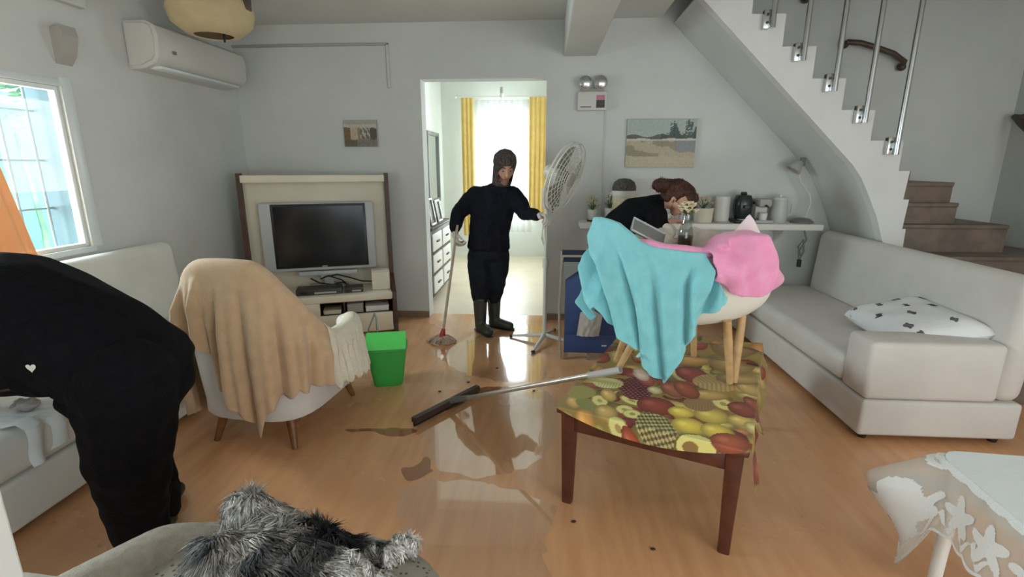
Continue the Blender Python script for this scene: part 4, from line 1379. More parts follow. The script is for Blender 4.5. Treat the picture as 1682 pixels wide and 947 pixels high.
finish(MB().tube([(0.035, 0, 0.23), (-0.05, 0, 0.34), (-0.09, 0, 0.44)], 0.006, 8), 'upper_arm', M['acw'], t)
finish(MB().lathe([(0.018, 0.05), (0.03, 0.04), (0.055, -0.02), (0.06, -0.04), (0.055, -0.04), (0.026, 0.034), (0, 0.036)], (0, 0, 0), 22, mtx=Matrix.Translation((-0.10, 0, 0.46)) @ Matrix.Rotation(R(35), 4, 'Y')), 'lamp_head', M['greycard'], t)
finish(MB().ell((-0.02, 0, 0.015), 0.018, 2, Matrix.Translation((-0.11, 0, 0.445))), 'bulb', M['white'], t)
finish(MB().box(-0.075, -0.04, -0.02, 0.02, 0.46, 0.53, 0.006), 'lamp_joint', M['greyframe'], t)
t = thing('cup', 'small white cup on the shelf under the bent woman', 'cup', (1.02, 4.34, SZ))
finish(MB().lathe([(0, 0), (0.025, 0), (0.036, 0.07), (0.033, 0.07), (0.022, 0.006), (0, 0.006)], (0, 0, 0), 20), 'body', M['white'], t)
finish(MB().tube([(0.033, 0, 0.055), (0.055, 0, 0.05), (0.052, 0, 0.025), (0.028, 0, 0.018)], 0.004, 6), 'handle', M['white'], t)
t = thing('cup', 'small grey cup beside the cream flower pot on the shelf', 'cup', (1.15, 4.34, SZ))
finish(MB().lathe([(0, 0), (0.028, 0), (0.034, 0.085), (0.031, 0.085), (0.024, 0.006), (0, 0.006)], (0, 0, 0), 20), 'body', M['silver'], t)
finish(MB().tube([(0.033, 0, 0.065), (0.055, 0, 0.06), (0.052, 0, 0.03), (0.03, 0, 0.02)], 0.004, 6), 'handle', M['silver'], t)
t = thing('hanging_cable', 'looped black and white cable hanging below the right shelf end', 'cable', (2.14, 4.30, 0.88))
finish(MB().tube([(2.14, 4.30, 0.885), (2.17, 4.30, 0.80), (2.12, 4.30, 0.70), (2.13, 4.30, 0.62), (2.16, 4.30, 0.70), (2.145, 4.30, 0.80), (2.11, 4.30, 0.74), (2.14, 4.30, 0.66)], 0.008, 6), 'cord', M['greyframe'], t, world=True)
finish(MB().box(2.12, 2.15, 4.285, 4.315, 0.57, 0.635, 0.006), 'plug', M['black'], t, world=True)

# ------------------------------------------------------------ navy hamper
t = thing('laundry_hamper', 'navy fabric hamper on a pale folding frame left of the turquoise towel', 'hamper', (0.33, 3.57, 0))
hx = 0.10
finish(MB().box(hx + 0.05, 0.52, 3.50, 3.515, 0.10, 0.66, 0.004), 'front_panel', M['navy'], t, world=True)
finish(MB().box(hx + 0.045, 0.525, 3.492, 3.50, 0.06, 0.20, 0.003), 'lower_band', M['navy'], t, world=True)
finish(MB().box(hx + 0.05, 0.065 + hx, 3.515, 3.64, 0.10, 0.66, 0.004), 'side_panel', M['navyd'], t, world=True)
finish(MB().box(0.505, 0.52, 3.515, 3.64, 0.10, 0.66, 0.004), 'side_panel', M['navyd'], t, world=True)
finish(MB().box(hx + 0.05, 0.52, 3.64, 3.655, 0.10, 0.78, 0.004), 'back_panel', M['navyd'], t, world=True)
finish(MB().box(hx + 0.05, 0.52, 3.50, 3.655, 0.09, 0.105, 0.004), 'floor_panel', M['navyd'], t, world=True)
finish(MB().prism([(3.50, 0.735), (3.65, 0.785), (3.65, 0.80), (3.495, 0.755)], 'x', hx + 0.02, 0.53), 'lid_panel', M['navyd'], t, False, True)
finish(MB().sheet(lambda u, v: (hx + 0.03 + 0.2 * u, 3.496 - 0.004 * math.sin(PI * u), 0.74 - v * (0.02 + 0.12 * (1 - u) ** 1.4)), 14, 8, 0.003), 'grey_flap', M['greyframe'], t, True, True)
finish(MB().box(0.42, 0.455, 3.488, 3.492, 0.115, 0.125), 'label', M['silver'], t, world=True)
for x, sx in ((hx, 1), (0.535, -1)):
    finish(MB().tube([(x + 0.02, 3.515, 0.0), (x + 0.005, 3.54, 0.4), (x + 0.02, 3.50, 0.78)], 0.009, 8), 'frame_tube', M['metalp'], t, world=True)
    finish(MB().tube([(x + 0.02, 3.64, 0.0), (x + 0.005, 3.61, 0.4), (x + 0.02, 3.65, 0.79)], 0.009, 8), 'frame_tube', M['metalp'], t, world=True)
finish(MB().tube([(hx + 0.02, 3.50, 0.78), (0.515, 3.50, 0.78)], 0.009, 8), 'top_tube', M['metalp'], t, world=True)
for x in (hx + 0.06, 0.33, 0.50):
    finish(MB().box(x - 0.012, x + 0.012, 3.50, 3.52, 0.0, 0.10, 0.003), 'foot', M['base'], t, world=True)
def fab(u, v):
    return (0.235 + 0.16 * u + 0.02 * v, 3.472 - 0.02 * math.sin(PI * u) + 0.01 * nz(u * 6, v * 4), 0.20 + 0.20 * v * (0.55 + 0.45 * math.sin(PI * (0.25 + 0.6 * u))))
tag(finish(MB().sheet(fab, 24, 20, 0.004), 'grey_cloth', M['greycard']), 'grey cloth hanging at the front of the navy hamper below the towel', 'cloth')

# ------------------------------------------------------------ pedestal fan
t = thing('pedestal_fan', 'off white pedestal fan with a cross foot beside the doorway', 'fan', (0.0, 3.89, 0))
for a in (163, 73, 253, 343):
    d = Vector((math.cos(R(a)), math.sin(R(a)), 0))
    q = finish(MB().tube([Vector((0, 3.89, 0.055)), Vector((0, 3.89, 0.05)) + d * 0.05, Vector((0, 3.89, 0.014)) + d * 0.285], [0.02, 0.017, 0.011], 8), 'foot_arm', M['fan'], t, world=True)
    finish(MB().ell(Vector((0, 3.89, 0.013)) + d * 0.29, (0.018, 0.018, 0.013), 2), 'rubber_tip', M['black'], q, world=True)
finish(MB().tube([(0, 3.89, 0.03), (0, 3.89, 0.65)], 0.0165, 14), 'lower_pole', M['fan'], t, world=True)
finish(MB().tube([(0, 3.89, 0.62), (0, 3.89, 0.69)], 0.024, 14), 'pole_collar', M['fan'], t, world=True)
finish(MB().tube([(0, 3.89, 0.66), (0, 3.89, 1.12)], 0.0125, 14), 'upper_pole', M['fan'], t, world=True)
finish(MB().box(-0.035, 0.04, 3.86, 3.92, 1.08, 1.24, 0.014), 'control_box', M['fan'], t, world=True)
finish(MB().box(0.042, 0.054, 3.875, 3.90, 1.05, 1.16, 0.003), 'switch_strip', M['black'], t, world=True)
FN = Vector((0.83, -0.42, -0.33)).normalized()
FQ = FN.to_track_quat('Z', 'Y').to_matrix().to_4x4()
FCn = Vector((0.135, 3.84, 1.315))
FMx = Matrix.Translation(FCn) @ FQ
finish(MB().lathe([(0, -0.17), (0.03, -0.17), (0.055, -0.15), (0.062, -0.10), (0.055, -0.05), (0.03, -0.03), (0, -0.03)], (0, 0, 0), 24, mtx=FMx), 'motor', M['fan'], t, world=True)
mb = MB()
FRD = 0.265
for s in (-1, 1):
    for k in range(1, 9):
        r = FRD * k / 8
        z = s * 0.05 * math.sqrt(max(0, 1 - (k / 8.4) ** 2)) 
        pts = [FMx @ Vector((r * math.cos(2 * PI * i / 40), r * math.sin(2 * PI * i / 40), z)) for i in range(41)]
        mb.tube(pts, 0.0026 if k < 8 else 0.006, 5, False)
    for i in range(30):
        a = 2 * PI * i / 30
        pts = [FMx @ Vector((FRD * q * math.cos(a + q * 0.4), FRD * q * math.sin(a + q * 0.4), s * 0.05 * math.sqrt(max(0, 1 - (q / 1.05) ** 2)))) for q in (0.2, 0.4, 0.6, 0.8, 1.0)]
        mb.tube(pts, 0.0022, 4, False)
finish(mb, 'guard', M['fan'], t, world=True)
for k in range(3):
    def bl(u, v, k=k):
        a = 2 * PI * k / 3 + (v - 0.5) * (0.9 + 0.5 * u)
        r = 0.05 + 0.18 * u
        return FMx @ Vector((r * math.cos(a), r * math.sin(a), 0.024 * (v - 0.5)))
    finish(MB().sheet(bl, 10, 10, 0.003), 'blade', M['blade'], t, True, True)
finish(MB().lathe([(0, -0.03), (0.05, -0.03), (0.05, 0.012), (0.03, 0.026), (0, 0.028)], (0, 0, 0), 24, mtx=FMx), 'hub', M['blade'], t, world=True)
finish(MB().lathe([(0, 0.045), (0.055, 0.045), (0.05, 0.058), (0, 0.06)], (0, 0, 0), 24, mtx=FMx), 'guard_badge', M['greycard'], t, world=True)
finish(MB().tube([(-0.02, 3.87, 0.98), (-0.035, 3.86, 0.86), (-0.015, 3.865, 0.80), (-0.03, 3.87, 0.90), (-0.012, 3.875, 0.95)], 0.004, 6), 'power_cord', M['acw'], t, world=True)

# ------------------------------------------------------------ floor squeegee, mop, water
t = thing('floor_squeegee', 'long handled dark floor squeegee lying from the puddle to the table', 'squeegee', (-0.56, 2.68, 0))
ha, hb = Vector((-0.711, 2.458, 0.018)), Vector((-0.415, 2.899, 0.018))
dd = (hb - ha).normalized()
nn = Vector((-dd.y, dd.x, 0))
mb = MB()
V = []
for p in (ha, hb):
    V.append([mb.b.verts.new(p + nn * a + Vector((0, 0, b))) for a, b in ((-0.02, 0.005), (0.02, 0.005), (0.016, 0.035), (-0.016, 0.035))])
for i in range(4):
    mb.b.faces.new((V[0][i], V[0][(i + 1) % 4], V[1][(i + 1) % 4], V[1][i]))
mb.b.faces.new(V[0][::-1])
mb.b.faces.new(V[1])
finish(mb, 'head', mat('dark_brown_metal', rgb(58, 40, 34), None, 0.4), t, False, True)
mb = MB()
V = []
for p in (ha, hb):
    V.append([mb.b.verts.new(p + nn * a + Vector((0, 0, b))) for a, b in ((-0.005, -0.0175), (0.005, -0.0175), (0.007, 0.008), (-0.007, 0.008))])
for i in range(4):
    mb.b.faces.new((V[0][i], V[0][(i + 1) % 4], V[1][(i + 1) % 4], V[1][i]))
mb.b.faces.new(V[0][::-1])
mb.b.faces.new(V[1])
finish(mb, 'rubber_blade', M['black'], t, False, True)
he = Vector((0.328, 2.02, 0.552))
hs = Vector((-0.55, 2.69, 0.045))
finish(MB().tube([hs, hs.lerp(he, 0.14)], [0.018, 0.016], 10), 'socket', M['greyframe'], t, world=True)
finish(MB().tube([hs.lerp(he, 0.08), hs.lerp(he, 0.8), he], 0.0115, 10), 'handle', M['metalp'], t, world=True)
finish(MB().tube([hs.lerp(he, 0.86), he], 0.0155, 10), 'grip', M['greycard'], t, world=True)

t = thing('string_mop', 'string mop with a thin wooden handle held by the standing person', 'mop', (-0.83, 3.81, 0))
random.seed(8)
mb = MB()
for i in range(46):
    a = random.uniform(0, 2 * PI)
    r = random.uniform(0.06, 0.125)
    b = a + random.uniform(-0.7, 0.7)
    mb.tube([(-0.83, 3.81, 0.05), (-0.83 + 0.5 * r * math.cos(a), 3.81 + 0.42 * r * math.sin(a), 0.045 + random.uniform(-0.01, 0.01)), (-0.83 + r * math.cos(b), 3.81 + 0.75 * r * math.sin(b), 0.012), (-0.83 + r * 1.05 * math.cos(b + 0.3), 3.81 + r * 0.8 * math.sin(b + 0.3), 0.008)], 0.008, 5)
tag(finish(mb, 'mop_strings', M['mopstr'], t, True, True), None, None, kind='stuff')
finish(MB().tube([(-0.832, 3.807, 0.035), (-0.822, 3.83, 0.11)], [0.028, 0.016], 12), 'mop_socket', M['red'], t, world=True)
finish(MB().tube([(-0.825, 3.822, 0.08), (-0.722, 4.045, 0.93)], 0.011, 10), 'handle', mat('mop_handle', rgb(176, 158, 136), rgb(190, 172, 150), 0.5, 30), t, world=True)

def puddle(name, label, pts, seed, jag=0.012, sub=6, m='water'):
    out = []
    n = len(pts)
    for i in range(n):
        p0, p1, p2, p3 = (Vector(pts[(i + k - 1) % n] + (0,)) for k in range(4))
        for s in range(sub):
            k = s / sub
            q = 0.5 * ((2 * p1) + (p2 - p0) * k + (2 * p0 - 5 * p1 + 4 * p2 - p3) * k * k + (3 * p1 - p0 - 3 * p2 + p3) * k ** 3)
            out.append((q.x + jag * nz(q.x * 14, q.y * 14, seed), q.y + jag * nz(q.x * 14, q.y * 14, seed + 9)))
    mb = MB()
    A = [mb.b.verts.new((p[0], p[1], 0.0012)) for p in out]
    f = mb.b.faces.new(A)
    bmesh.ops.triangulate(mb.b, faces=[f])
    for f in mb.b.faces:
        f.normal_update()
        if f.normal.z < 0:
            f.normal_flip()
    o = finish(mb, name, M[m], None, False, normals=False)
    o['kind'] = 'stuff'
    return tag(o, label, 'water')
puddle('water_puddle', 'large shiny water puddle in front of the squeegee', [(-0.70, 2.44), (-0.58, 2.62), (-0.42, 2.88), (-0.30, 2.98), (-0.10, 3.02), (0.05, 2.92), (0.10, 2.6), (0.06, 2.35), (0.0, 2.2), (-0.12, 2.08), (-0.30, 2.02), (-0.44, 2.05), (-0.55, 2.16), (-0.60, 2.30)], 3, 0.03)
puddle('water_puddle', 'dark wet band of dirty water along the back of the squeegee head', [(-0.60, 2.72), (-0.50, 2.86), (-0.40, 2.98), (-0.28, 3.0), (-0.30, 2.93), (-0.40, 2.86), (-0.46, 2.78), (-0.55, 2.66)], 17, 0.02, 6, 'mud')
puddle('water_streak', 'thin wet streak running left from the squeegee end', [(-1.06, 2.41), (-0.9, 2.42), (-0.72, 2.44), (-0.68, 2.40), (-0.78, 2.34), (-0.92, 2.38), (-1.04, 2.385)], 5, 0.02, 6, 'mud')
puddle('water_puddle', 'broad wet patch on the floor by the mop and doorway', [(-0.85, 3.6), (-0.6, 3.9), (-0.2, 4.3), (0.0, 4.2), (-0.05, 3.7), (0.02, 3.2), (-0.1, 3.08), (-0.35, 3.1), (-0.55, 3.2), (-0.72, 3.4)], 8, 0.04)
puddle('water_puddle', 'wet film on the floor in the foreground left of the table legs', [(-0.62, 1.92), (-0.4, 1.98), (-0.2, 1.97), (0.05, 1.85), (0.0, 1.6), (0.1, 1.35), (-0.1, 1.3), (-0.35, 1.45), (-0.55, 1.65)], 11, 0.05)
puddle('water_puddle', 'small wet spot left of the large puddle', [(-0.62, 2.1), (-0.55, 2.18), (-0.52, 2.05), (-0.60, 1.98), (-0.66, 2.05)], 14, 0.03, 6, 'mud')
# ------------------------------------------------------------ people
def hand(mb, w, d, n, side, curl=0.9, s=1.0):
    """palm and five fingers: w wrist, d pointing to the knuckles, n out of the back of the hand, side = thumb side"""
    w, d, n = Vector(w), Vector(d).normalized(), Vector(n)
    n = (n - d * n.dot(d)).normalized()
    sd = d.cross(n) * side
    k0 = w + d * 0.085 * s
    mb.hull(w, 0.024 * s, w + d * 0.03 * s, (0.028 * s,) * 3)
    for a in (-0.028, 0.028):
        mb.hull(w + d * 0.02 * s + sd * a * 0.6 * s, 0.015 * s, k0 + sd * a * s, 0.0125 * s)
    mb.hull(k0 + sd * -0.028 * s, 0.0125 * s, k0 + sd * 0.028 * s, 0.0125 * s)
    for i, ln in enumerate((0.070, 0.080, 0.075, 0.058)):
        o = sd * (0.031 - 0.0205 * i) * s
        p = k0 + o
        ang = 0.25
        for j, f in enumerate((0.45, 0.32, 0.23)):
            ang += curl * (0.8, 1.0, 0.7)[j]
            q = p + (d * math.cos(ang) - n * math.sin(ang)) * ln * f * 1.15 * s
            mb.hull(p, (0.0095 - 0.0008 * j) * s, q, (0.0088 - 0.0008 * j) * s)
            p = q
    p = w + d * 0.03 * s + sd * 0.024 * s
    q = p + (d * 0.55 + sd * 0.75 - n * 0.25).normalized() * 0.036 * s
    r = q + (d * 0.7 + sd * 0.1 - n * 0.75).normalized() * 0.030 * s
    mb.hull(p, 0.013 * s, q, 0.0105 * s)
    mb.hull(q, 0.0105 * s, r, 0.0085 * s)

def head(mb, c, f, s=1.0):
    """skull, jaw, nose, brows, lips, ears; f is the facing direction; returns a frame"""
    c, f = Vector(c), Vector(f).normalized()
    up = Vector((0, 0, 1))
    if abs(f.z) > 0.85:
        up = Vector((0.4, 0.4, 0.6))
    rt = f.cross(up).normalized()
    up = rt.cross(f).normalized()
    P = lambda x, y, z: c + rt * x * s + f * y * s + up * z * s
    mb.hull(P(0, -0.02, 0.03), 0.078 * s, P(0, 0.015, 0.03), 0.074 * s)
    mb.hull(P(0, 0.02, 0.01), 0.066 * s, P(0, 0.045, -0.065), 0.036 * s)
    mb.hull(P(-0.03, 0.03, -0.02), 0.038 * s, P(0, 0.055, -0.08), 0.024 * s)
    mb.hull(P(0.03, 0.03, -0.02), 0.038 * s, P(0, 0.055, -0.08), 0.024 * s)
    mb.hull(P(0, 0.085, 0.02), 0.009 * s, P(0, 0.104, -0.025), 0.013 * s)
    for x in (-0.014, 0.014):
        mb.hull(P(0, 0.09, -0.028), 0.010 * s, P(x, 0.088, -0.03), 0.008 * s)
    mb.hull(P(-0.04, 0.072, 0.035), 0.012 * s, P(0.04, 0.072, 0.035), 0.012 * s)
    mb.hull(P(-0.018, 0.080, -0.056), 0.008 * s, P(0.018, 0.080, -0.056), 0.008 * s)
    for x in (-0.078, 0.078):
        mb.hull(P(x, -0.01, 0.015), (0.012 * s,) * 3, P(x * 1.02, -0.005, -0.025), (0.010 * s,) * 3)
    return P

def face_bits(P, par, s=1.0):
    for x in (-0.032, 0.032):
        e = finish(MB().ell(P(x, 0.073, 0.012), 0.0085 * s, 2), 'eye', M['greycard'], par, world=True)
        finish(MB().ell(P(x, 0.0785, 0.010), 0.0056 * s, 2), 'iris', M['black'], e, world=True)
    finish(MB().chain([(P(-0.020, 0.087, -0.057), 0.004 * s), (P(0, 0.091, -0.056), 0.005 * s), (P(0.020, 0.087, -0.057), 0.004 * s)]), 'lips', mat('lips', rgb(158, 96, 88), None, 0.5), par, world=True)
    for sx in (-1, 1):
        finish(MB().chain([(P(sx * 0.016, 0.081, 0.036), 0.0035 * s), (P(sx * 0.034, 0.082, 0.042), 0.004 * s), (P(sx * 0.05, 0.072, 0.036), 0.003 * s)]), 'eyebrow', M['hair'], par, world=True)

# --- standing person with the mop
pm = thing('person', 'person in dark hooded jacket and rubber boots mopping in the doorway', 'person', (-0.5, 4.17, 0))
HF = Vector((0.22, -0.78, -0.42))
mb = MB()
hc = (-0.335, 4.10, 1.385)
P1 = head(mb, hc, HF, 0.98)
mb.chain([((-0.375, 4.15, 1.20), 0.055), ((-0.345, 4.12, 1.32), 0.05)])
mb.chain([((-0.40, 4.17, 1.15), (0.15, 0.10, 0.08)), ((-0.46, 4.18, 0.95), (0.14, 0.10, 0.09)), ((-0.48, 4.18, 0.74), (0.15, 0.11, 0.09))])
LS, LE, LW = (-0.27, 4.14, 1.165), (-0.175, 4.07, 1.03), (-0.065, 3.95, 1.02)
RS, RE, RW = (-0.585, 4.16, 1.165), (-0.725, 4.14, 1.02), (-0.745, 4.065, 0.87)
mb.chain([(LS, 0.05), (LE, 0.036), (LW, 0.026)])
mb.chain([(RS, 0.05), (RE, 0.036), (RW, 0.026)])
for hp, kn, an in (((-0.56, 4.17, 0.68), (-0.555, 4.12, 0.37), (-0.555, 4.11, 0.08)), ((-0.41, 4.2, 0.68), (-0.43, 4.2, 0.37), (-0.45, 4.24, 0.08))):
    mb.chain([(hp, 0.085), (kn, 0.046), (an, 0.034)])
    mb.hull((an[0], an[1], 0.06), 0.03, (an[0] + 0.01, an[1] - 0.03, 0.045), 0.02)
hand(mb, LW, (0.75, -0.62, 0.0), (0.3, 0.3, 0.9), 1, 0.75, 0.84)
hand(mb, RW, (0.12, -0.35, -0.9), (-0.85, -0.45, 0.0), -1, 0.85, 0.86)
body = remesh(mb, 'body', M['skin'], 0.0065, pm, 4)
face_bits(P1, body, 0.98)
for hw_, hd_, hn_, hs_, hc_ in ((LW, (0.75, -0.62, 0.0), (0.3, 0.3, 0.9), 1, 0.75), (RW, (0.12, -0.35, -0.9), (-0.85, -0.45, 0.0), -1, 0.85)):
    mb = MB()
    hand(mb, hw_, hd_, hn_, hs_, hc_, 1.04)
    remesh(mb, 'glove', M['glove'], 0.0045, pm, 2)
# jacket
mb = MB()
mb.chain([((-0.56, 4.165, 1.165), (0.075, 0.08, 0.062)), ((-0.39, 4.15, 1.215), (0.075, 0.09, 0.07)), ((-0.285, 4.145, 1.165), (0.075, 0.08, 0.062))])
mb.chain([((-0.42, 4.16, 1.14), (0.205, 0.135, 0.08)), ((-0.455, 4.18, 0.98), (0.185, 0.14, 0.08)), ((-0.475, 4.18, 0.86), (0.175, 0.14, 0.06)), ((-0.485, 4.18, 0.73), (0.19, 0.145, 0.045))])
mb.chain([(LS, 0.074), (((LS[0] + LE[0]) / 2, (LS[1] + LE[1]) / 2, (LS[2] + LE[2]) / 2), 0.074), (LE, 0.062), ((-0.075, 3.96, 1.02), 0.045)])
mb.chain([(RS, 0.076), (((RS[0] + RE[0]) / 2, (RS[1] + RE[1]) / 2, (RS[2] + RE[2]) / 2), 0.076), (RE, 0.066), ((-0.748, 4.08, 0.905), 0.05)])
mb.chain([((-0.41, 4.16, 1.23), (0.075, 0.075, 0.03)), ((-0.36, 4.14, 1.285), (0.066, 0.066, 0.02))])
jk = remesh(mb, 'jacket', M['jacket'], 0.009, pm, 5)
displace(jk, lambda c: (0.010 * nz(c.x * 13, c.y * 13, c.z * 9) + 0.006 * nz(c.x * 30, c.y * 30, c.z * 22)))
mb = MB()
for q in ((-0.41, 4.02, 1.16), (-0.425, 4.02, 1.05), (-0.44, 4.025, 0.95)):
    mb.ell(q, (0.008, 0.006, 0.008), 1)
# trousers
mb = MB()
mb.chain([((-0.485, 4.18, 0.77), (0.165, 0.125, 0.06)), ((-0.485, 4.18, 0.66), (0.17, 0.125, 0.06))])
for hp, kn, an in (((-0.565, 4.17, 0.66), (-0.56, 4.13, 0.39), (-0.555, 4.12, 0.29)), ((-0.405, 4.2, 0.66), (-0.425, 4.2, 0.39), (-0.44, 4.215, 0.29))):
    mb.chain([(hp, 0.105), (((hp[0] + kn[0]) / 2, (hp[1] + kn[1]) / 2, 0.52), 0.097), (kn, 0.085), (an, 0.07)])
tr = remesh(mb, 'trousers', M['trous'], 0.009, pm, 4)
displace(tr, lambda c: (0.009 * nz(c.x * 12, c.y * 12, c.z * 18)))
for an, dx in (((-0.555, 4.115, 0.0), Vector((0.55, -0.83, 0))), ((-0.447, 4.235, 0.0), Vector((0.9, -0.42, 0)))):
    a = Vector(an)
    mb = MB()
    mb.chain([(a + Vector((0, 0, 0.30)), (0.064, 0.064, 0.012)), (a + Vector((0, 0, 0.16)), 0.056), (a + Vector((0, 0, 0.07)), 0.050), (a + Vector((0, 0, 0.045)) - dx * 0.01, 0.045)])
    mb.chain([(a + Vector((0, 0, 0.055)), 0.050), (a + dx * 0.08 + Vector((0, 0, 0.043)), 0.043), (a + dx * 0.155 + Vector((0, 0, 0.038)), (0.042, 0.042, 0.036))])
    b = remesh(mb, 'boot', M['boot'], 0.007, pm, 3)
    mb = MB().chain([(a - dx * 0.03 + Vector((0, 0, 0.010)), (0.047, 0.047, 0.010)), (a + dx * 0.07 + Vector((0, 0, 0.010)), (0.046, 0.046, 0.010)), (a + dx * 0.165 + Vector((0, 0, 0.010)), (0.044, 0.044, 0.010))])
    finish(mb, 'sole', M['black'], b, world=True)
# flecked hood with an open face
mb = MB()
mb.chain([(P1(0, -0.030, 0.045), (0.100, 0.100, 0.098)), (P1(0, 0.0, 0.04), (0.094, 0.094, 0.094))])
mb.hull(P1(0, -0.03, 0.0), 0.094, (-0.365, 4.135, 1.275), (0.082, 0.082, 0.05))
mb.hull(P1(0, 0.0, -0.03), 0.080, (-0.365, 4.13, 1.26), (0.082, 0.082, 0.04))
hb_ = remesh(mb, 'hood', M['hood'], 0.007, pm, 4)
bm_ = bmesh.new()
bm_.from_mesh(hb_.data)
cc, ff = P1(0, 0, 0), (P1(0, 1, 0) - P1(0, 0, 0)).normalized()
uu = (P1(0, 0, 1) - P1(0, 0, 0)).normalized()
rr_ = (P1(1, 0, 0) - P1(0, 0, 0)).normalized()
bmesh.ops.delete(bm_, geom=[v for v in bm_.verts if (v.co - cc).dot(ff) > 0.02 and ((v.co - cc).dot(rr_) / 0.060) ** 2 + (((v.co - cc).dot(uu) + 0.025) / 0.082) ** 2 < 1], context='VERTS')
bmesh.ops.solidify(bm_, geom=bm_.faces[:], thickness=0.004)
bm_.to_mesh(hb_.data)
bm_.free()

# --- woman bending at the shelf
wm = thing('person', 'person with auburn hair in a black top bending over by the shelf', 'person', (0.52, 3.85, 0))
mb = MB()
HF2 = Vector((0.62, -0.42, -0.66))
P2 = head(mb, (0.935, 3.70, 1.165), HF2, 1.0)
mb.chain([((0.80, 3.76, 1.14), 0.055), ((0.90, 3.71, 1.15), 0.05)])
mb.chain([((0.48, 3.88, 0.80), (0.14, 0.13, 0.10)), ((0.60, 3.84, 0.98), (0.12, 0.13, 0.10)), ((0.76, 3.78, 1.08), (0.09, 0.15, 0.08))])
A1, A2, A3 = (0.78, 3.62, 1.06), (0.80, 3.60, 0.85), (1.0, 3.78, 0.86)
B1, B2, B3 = (0.76, 3.95, 1.06), (0.86, 4.02, 0.92), (1.02, 4.16, 0.965)
mb.chain([(A1, 0.045), (A2, 0.036), (A3, 0.026)])
mb.chain([(B1, 0.045), (B2, 0.036), (B3, 0.026)])
for y, fx in ((3.78, 0.52), (3.95, 0.55)):
    mb.chain([((0.48, y, 0.76), 0.085), ((0.53, y, 0.42), 0.058), ((fx - 0.02, y, 0.09), 0.04)])
    mb.hull((fx - 0.02, y, 0.045), 0.035, (fx + 0.11, y - 0.03, 0.03), 0.025)
hand(mb, A3, (0.8, 0.4, -0.2), (0, -0.3, 0.9), 1, 0.6, 0.92)
hand(mb, B3, (0.7, 0.6, 0.0), (0, 0, 1), -1, 0.25, 0.92)
body = remesh(mb, 'body', M['skin'], 0.0065, wm, 4)
face_bits(P2, body)
mb = MB()
mb.chain([((0.47, 3.88, 0.80), (0.155, 0.155, 0.11)), ((0.56, 3.86, 0.95), (0.14, 0.155, 0.12)), ((0.66, 3.82, 1.06), (0.13, 0.17, 0.115)), ((0.77, 3.78, 1.10), (0.09, 0.16, 0.085))])
mb.chain([(A1, 0.078), (A2, 0.058), (((A2[0] + A3[0]) / 2, (A2[1] + A3[1]) / 2, 0.855), 0.05)])
mb.chain([(B1, 0.078), (B2, 0.056), (((B2[0] + B3[0]) / 2, (B2[1] + B3[1]) / 2, 0.94), 0.048)])
mb.chain([((0.78, 3.77, 1.13), 0.068), ((0.83, 3.745, 1.145), (0.062, 0.062, 0.06))])
jk = remesh(mb, 'top', M['jacketb'], 0.009, wm, 5)
displace(jk, lambda c: (0.008 * nz(c.x * 13, c.y * 13, c.z * 11)))
mb = MB()
mb.chain([((0.47, 3.88, 0.83), (0.145, 0.16, 0.08)), ((0.48, 3.87, 0.74), (0.15, 0.165, 0.08))])
for y, fx in ((3.78, 0.5), (3.95, 0.53)):
    mb.chain([((0.48, y, 0.74), 0.105), ((0.53, y, 0.42), 0.078), ((fx, y, 0.10), 0.062)])
remesh(mb, 'trousers', M['jacketb'], 0.009, wm, 4)
for y, fx in ((3.78, 0.50), (3.95, 0.53)):
    mb = MB().chain([((fx, y, 0.045), (0.048, 0.045, 0.044)), ((fx + 0.07, y - 0.015, 0.038), (0.045, 0.042, 0.037)), ((fx + 0.135, y - 0.03, 0.030), (0.040, 0.038, 0.029))])
    remesh(mb, 'shoe', M['black'], 0.007, wm, 2)
mb = MB()
mb.chain([(P2(0, -0.030, 0.045), (0.092, 0.092, 0.092)), (P2(0, 0.005, 0.075), (0.070, 0.070, 0.060))])
mb.hull(P2(-0.055, 0.0, 0.03), 0.045, P2(-0.062, 0.02, -0.05), 0.026)
mb.hull(P2(0.03, -0.03, 0.05), 0.05, P2(0.055, -0.045, -0.02), 0.036)
mb.hull(P2(0.0, 0.07, 0.085), 0.045, P2(0.005, 0.115, 0.02), 0.03)
mb.hull(P2(0, -0.06, 0.0), 0.072, P2(0, -0.06, -0.06), 0.05)
# loose bun on top
bun = Vector((0.825, 3.70, 1.265))
mb.ell(bun, (0.072, 0.065, 0.052), 3)
mb.hull(bun, 0.045, P2(0, -0.05, 0.07), 0.06)
hr = remesh(mb, 'hair', M['hair'], 0.006, wm, 3)
displace(hr, lambda c: (0.010 * nz(c.x * 28, c.y * 28, c.z * 28) + 0.005 * nz(c.x * 70, c.y * 70, c.z * 30)))
random.seed(12)
mb = MB()
vs = [(v.co.copy(), v.normal.copy()) for v in hr.data.vertices]
for i in range(260):
    v = vs[random.randrange(len(vs))]
    vc, vn = v
    tdir = (vn * 0.5 + Vector((random.gauss(0, 0.6), random.gauss(0, 0.6), random.gauss(0, 0.5)))).normalized()
    mb.tube([vc - vn * 0.004, vc + tdir * 0.014, vc + tdir * 0.022 + Vector((0, 0, -0.008))], [0.0022, 0.0016, 0.0006], 4, False)
tag(finish(mb, 'loose_strands', M['hair'], wm, True, True), None, None, kind='stuff')

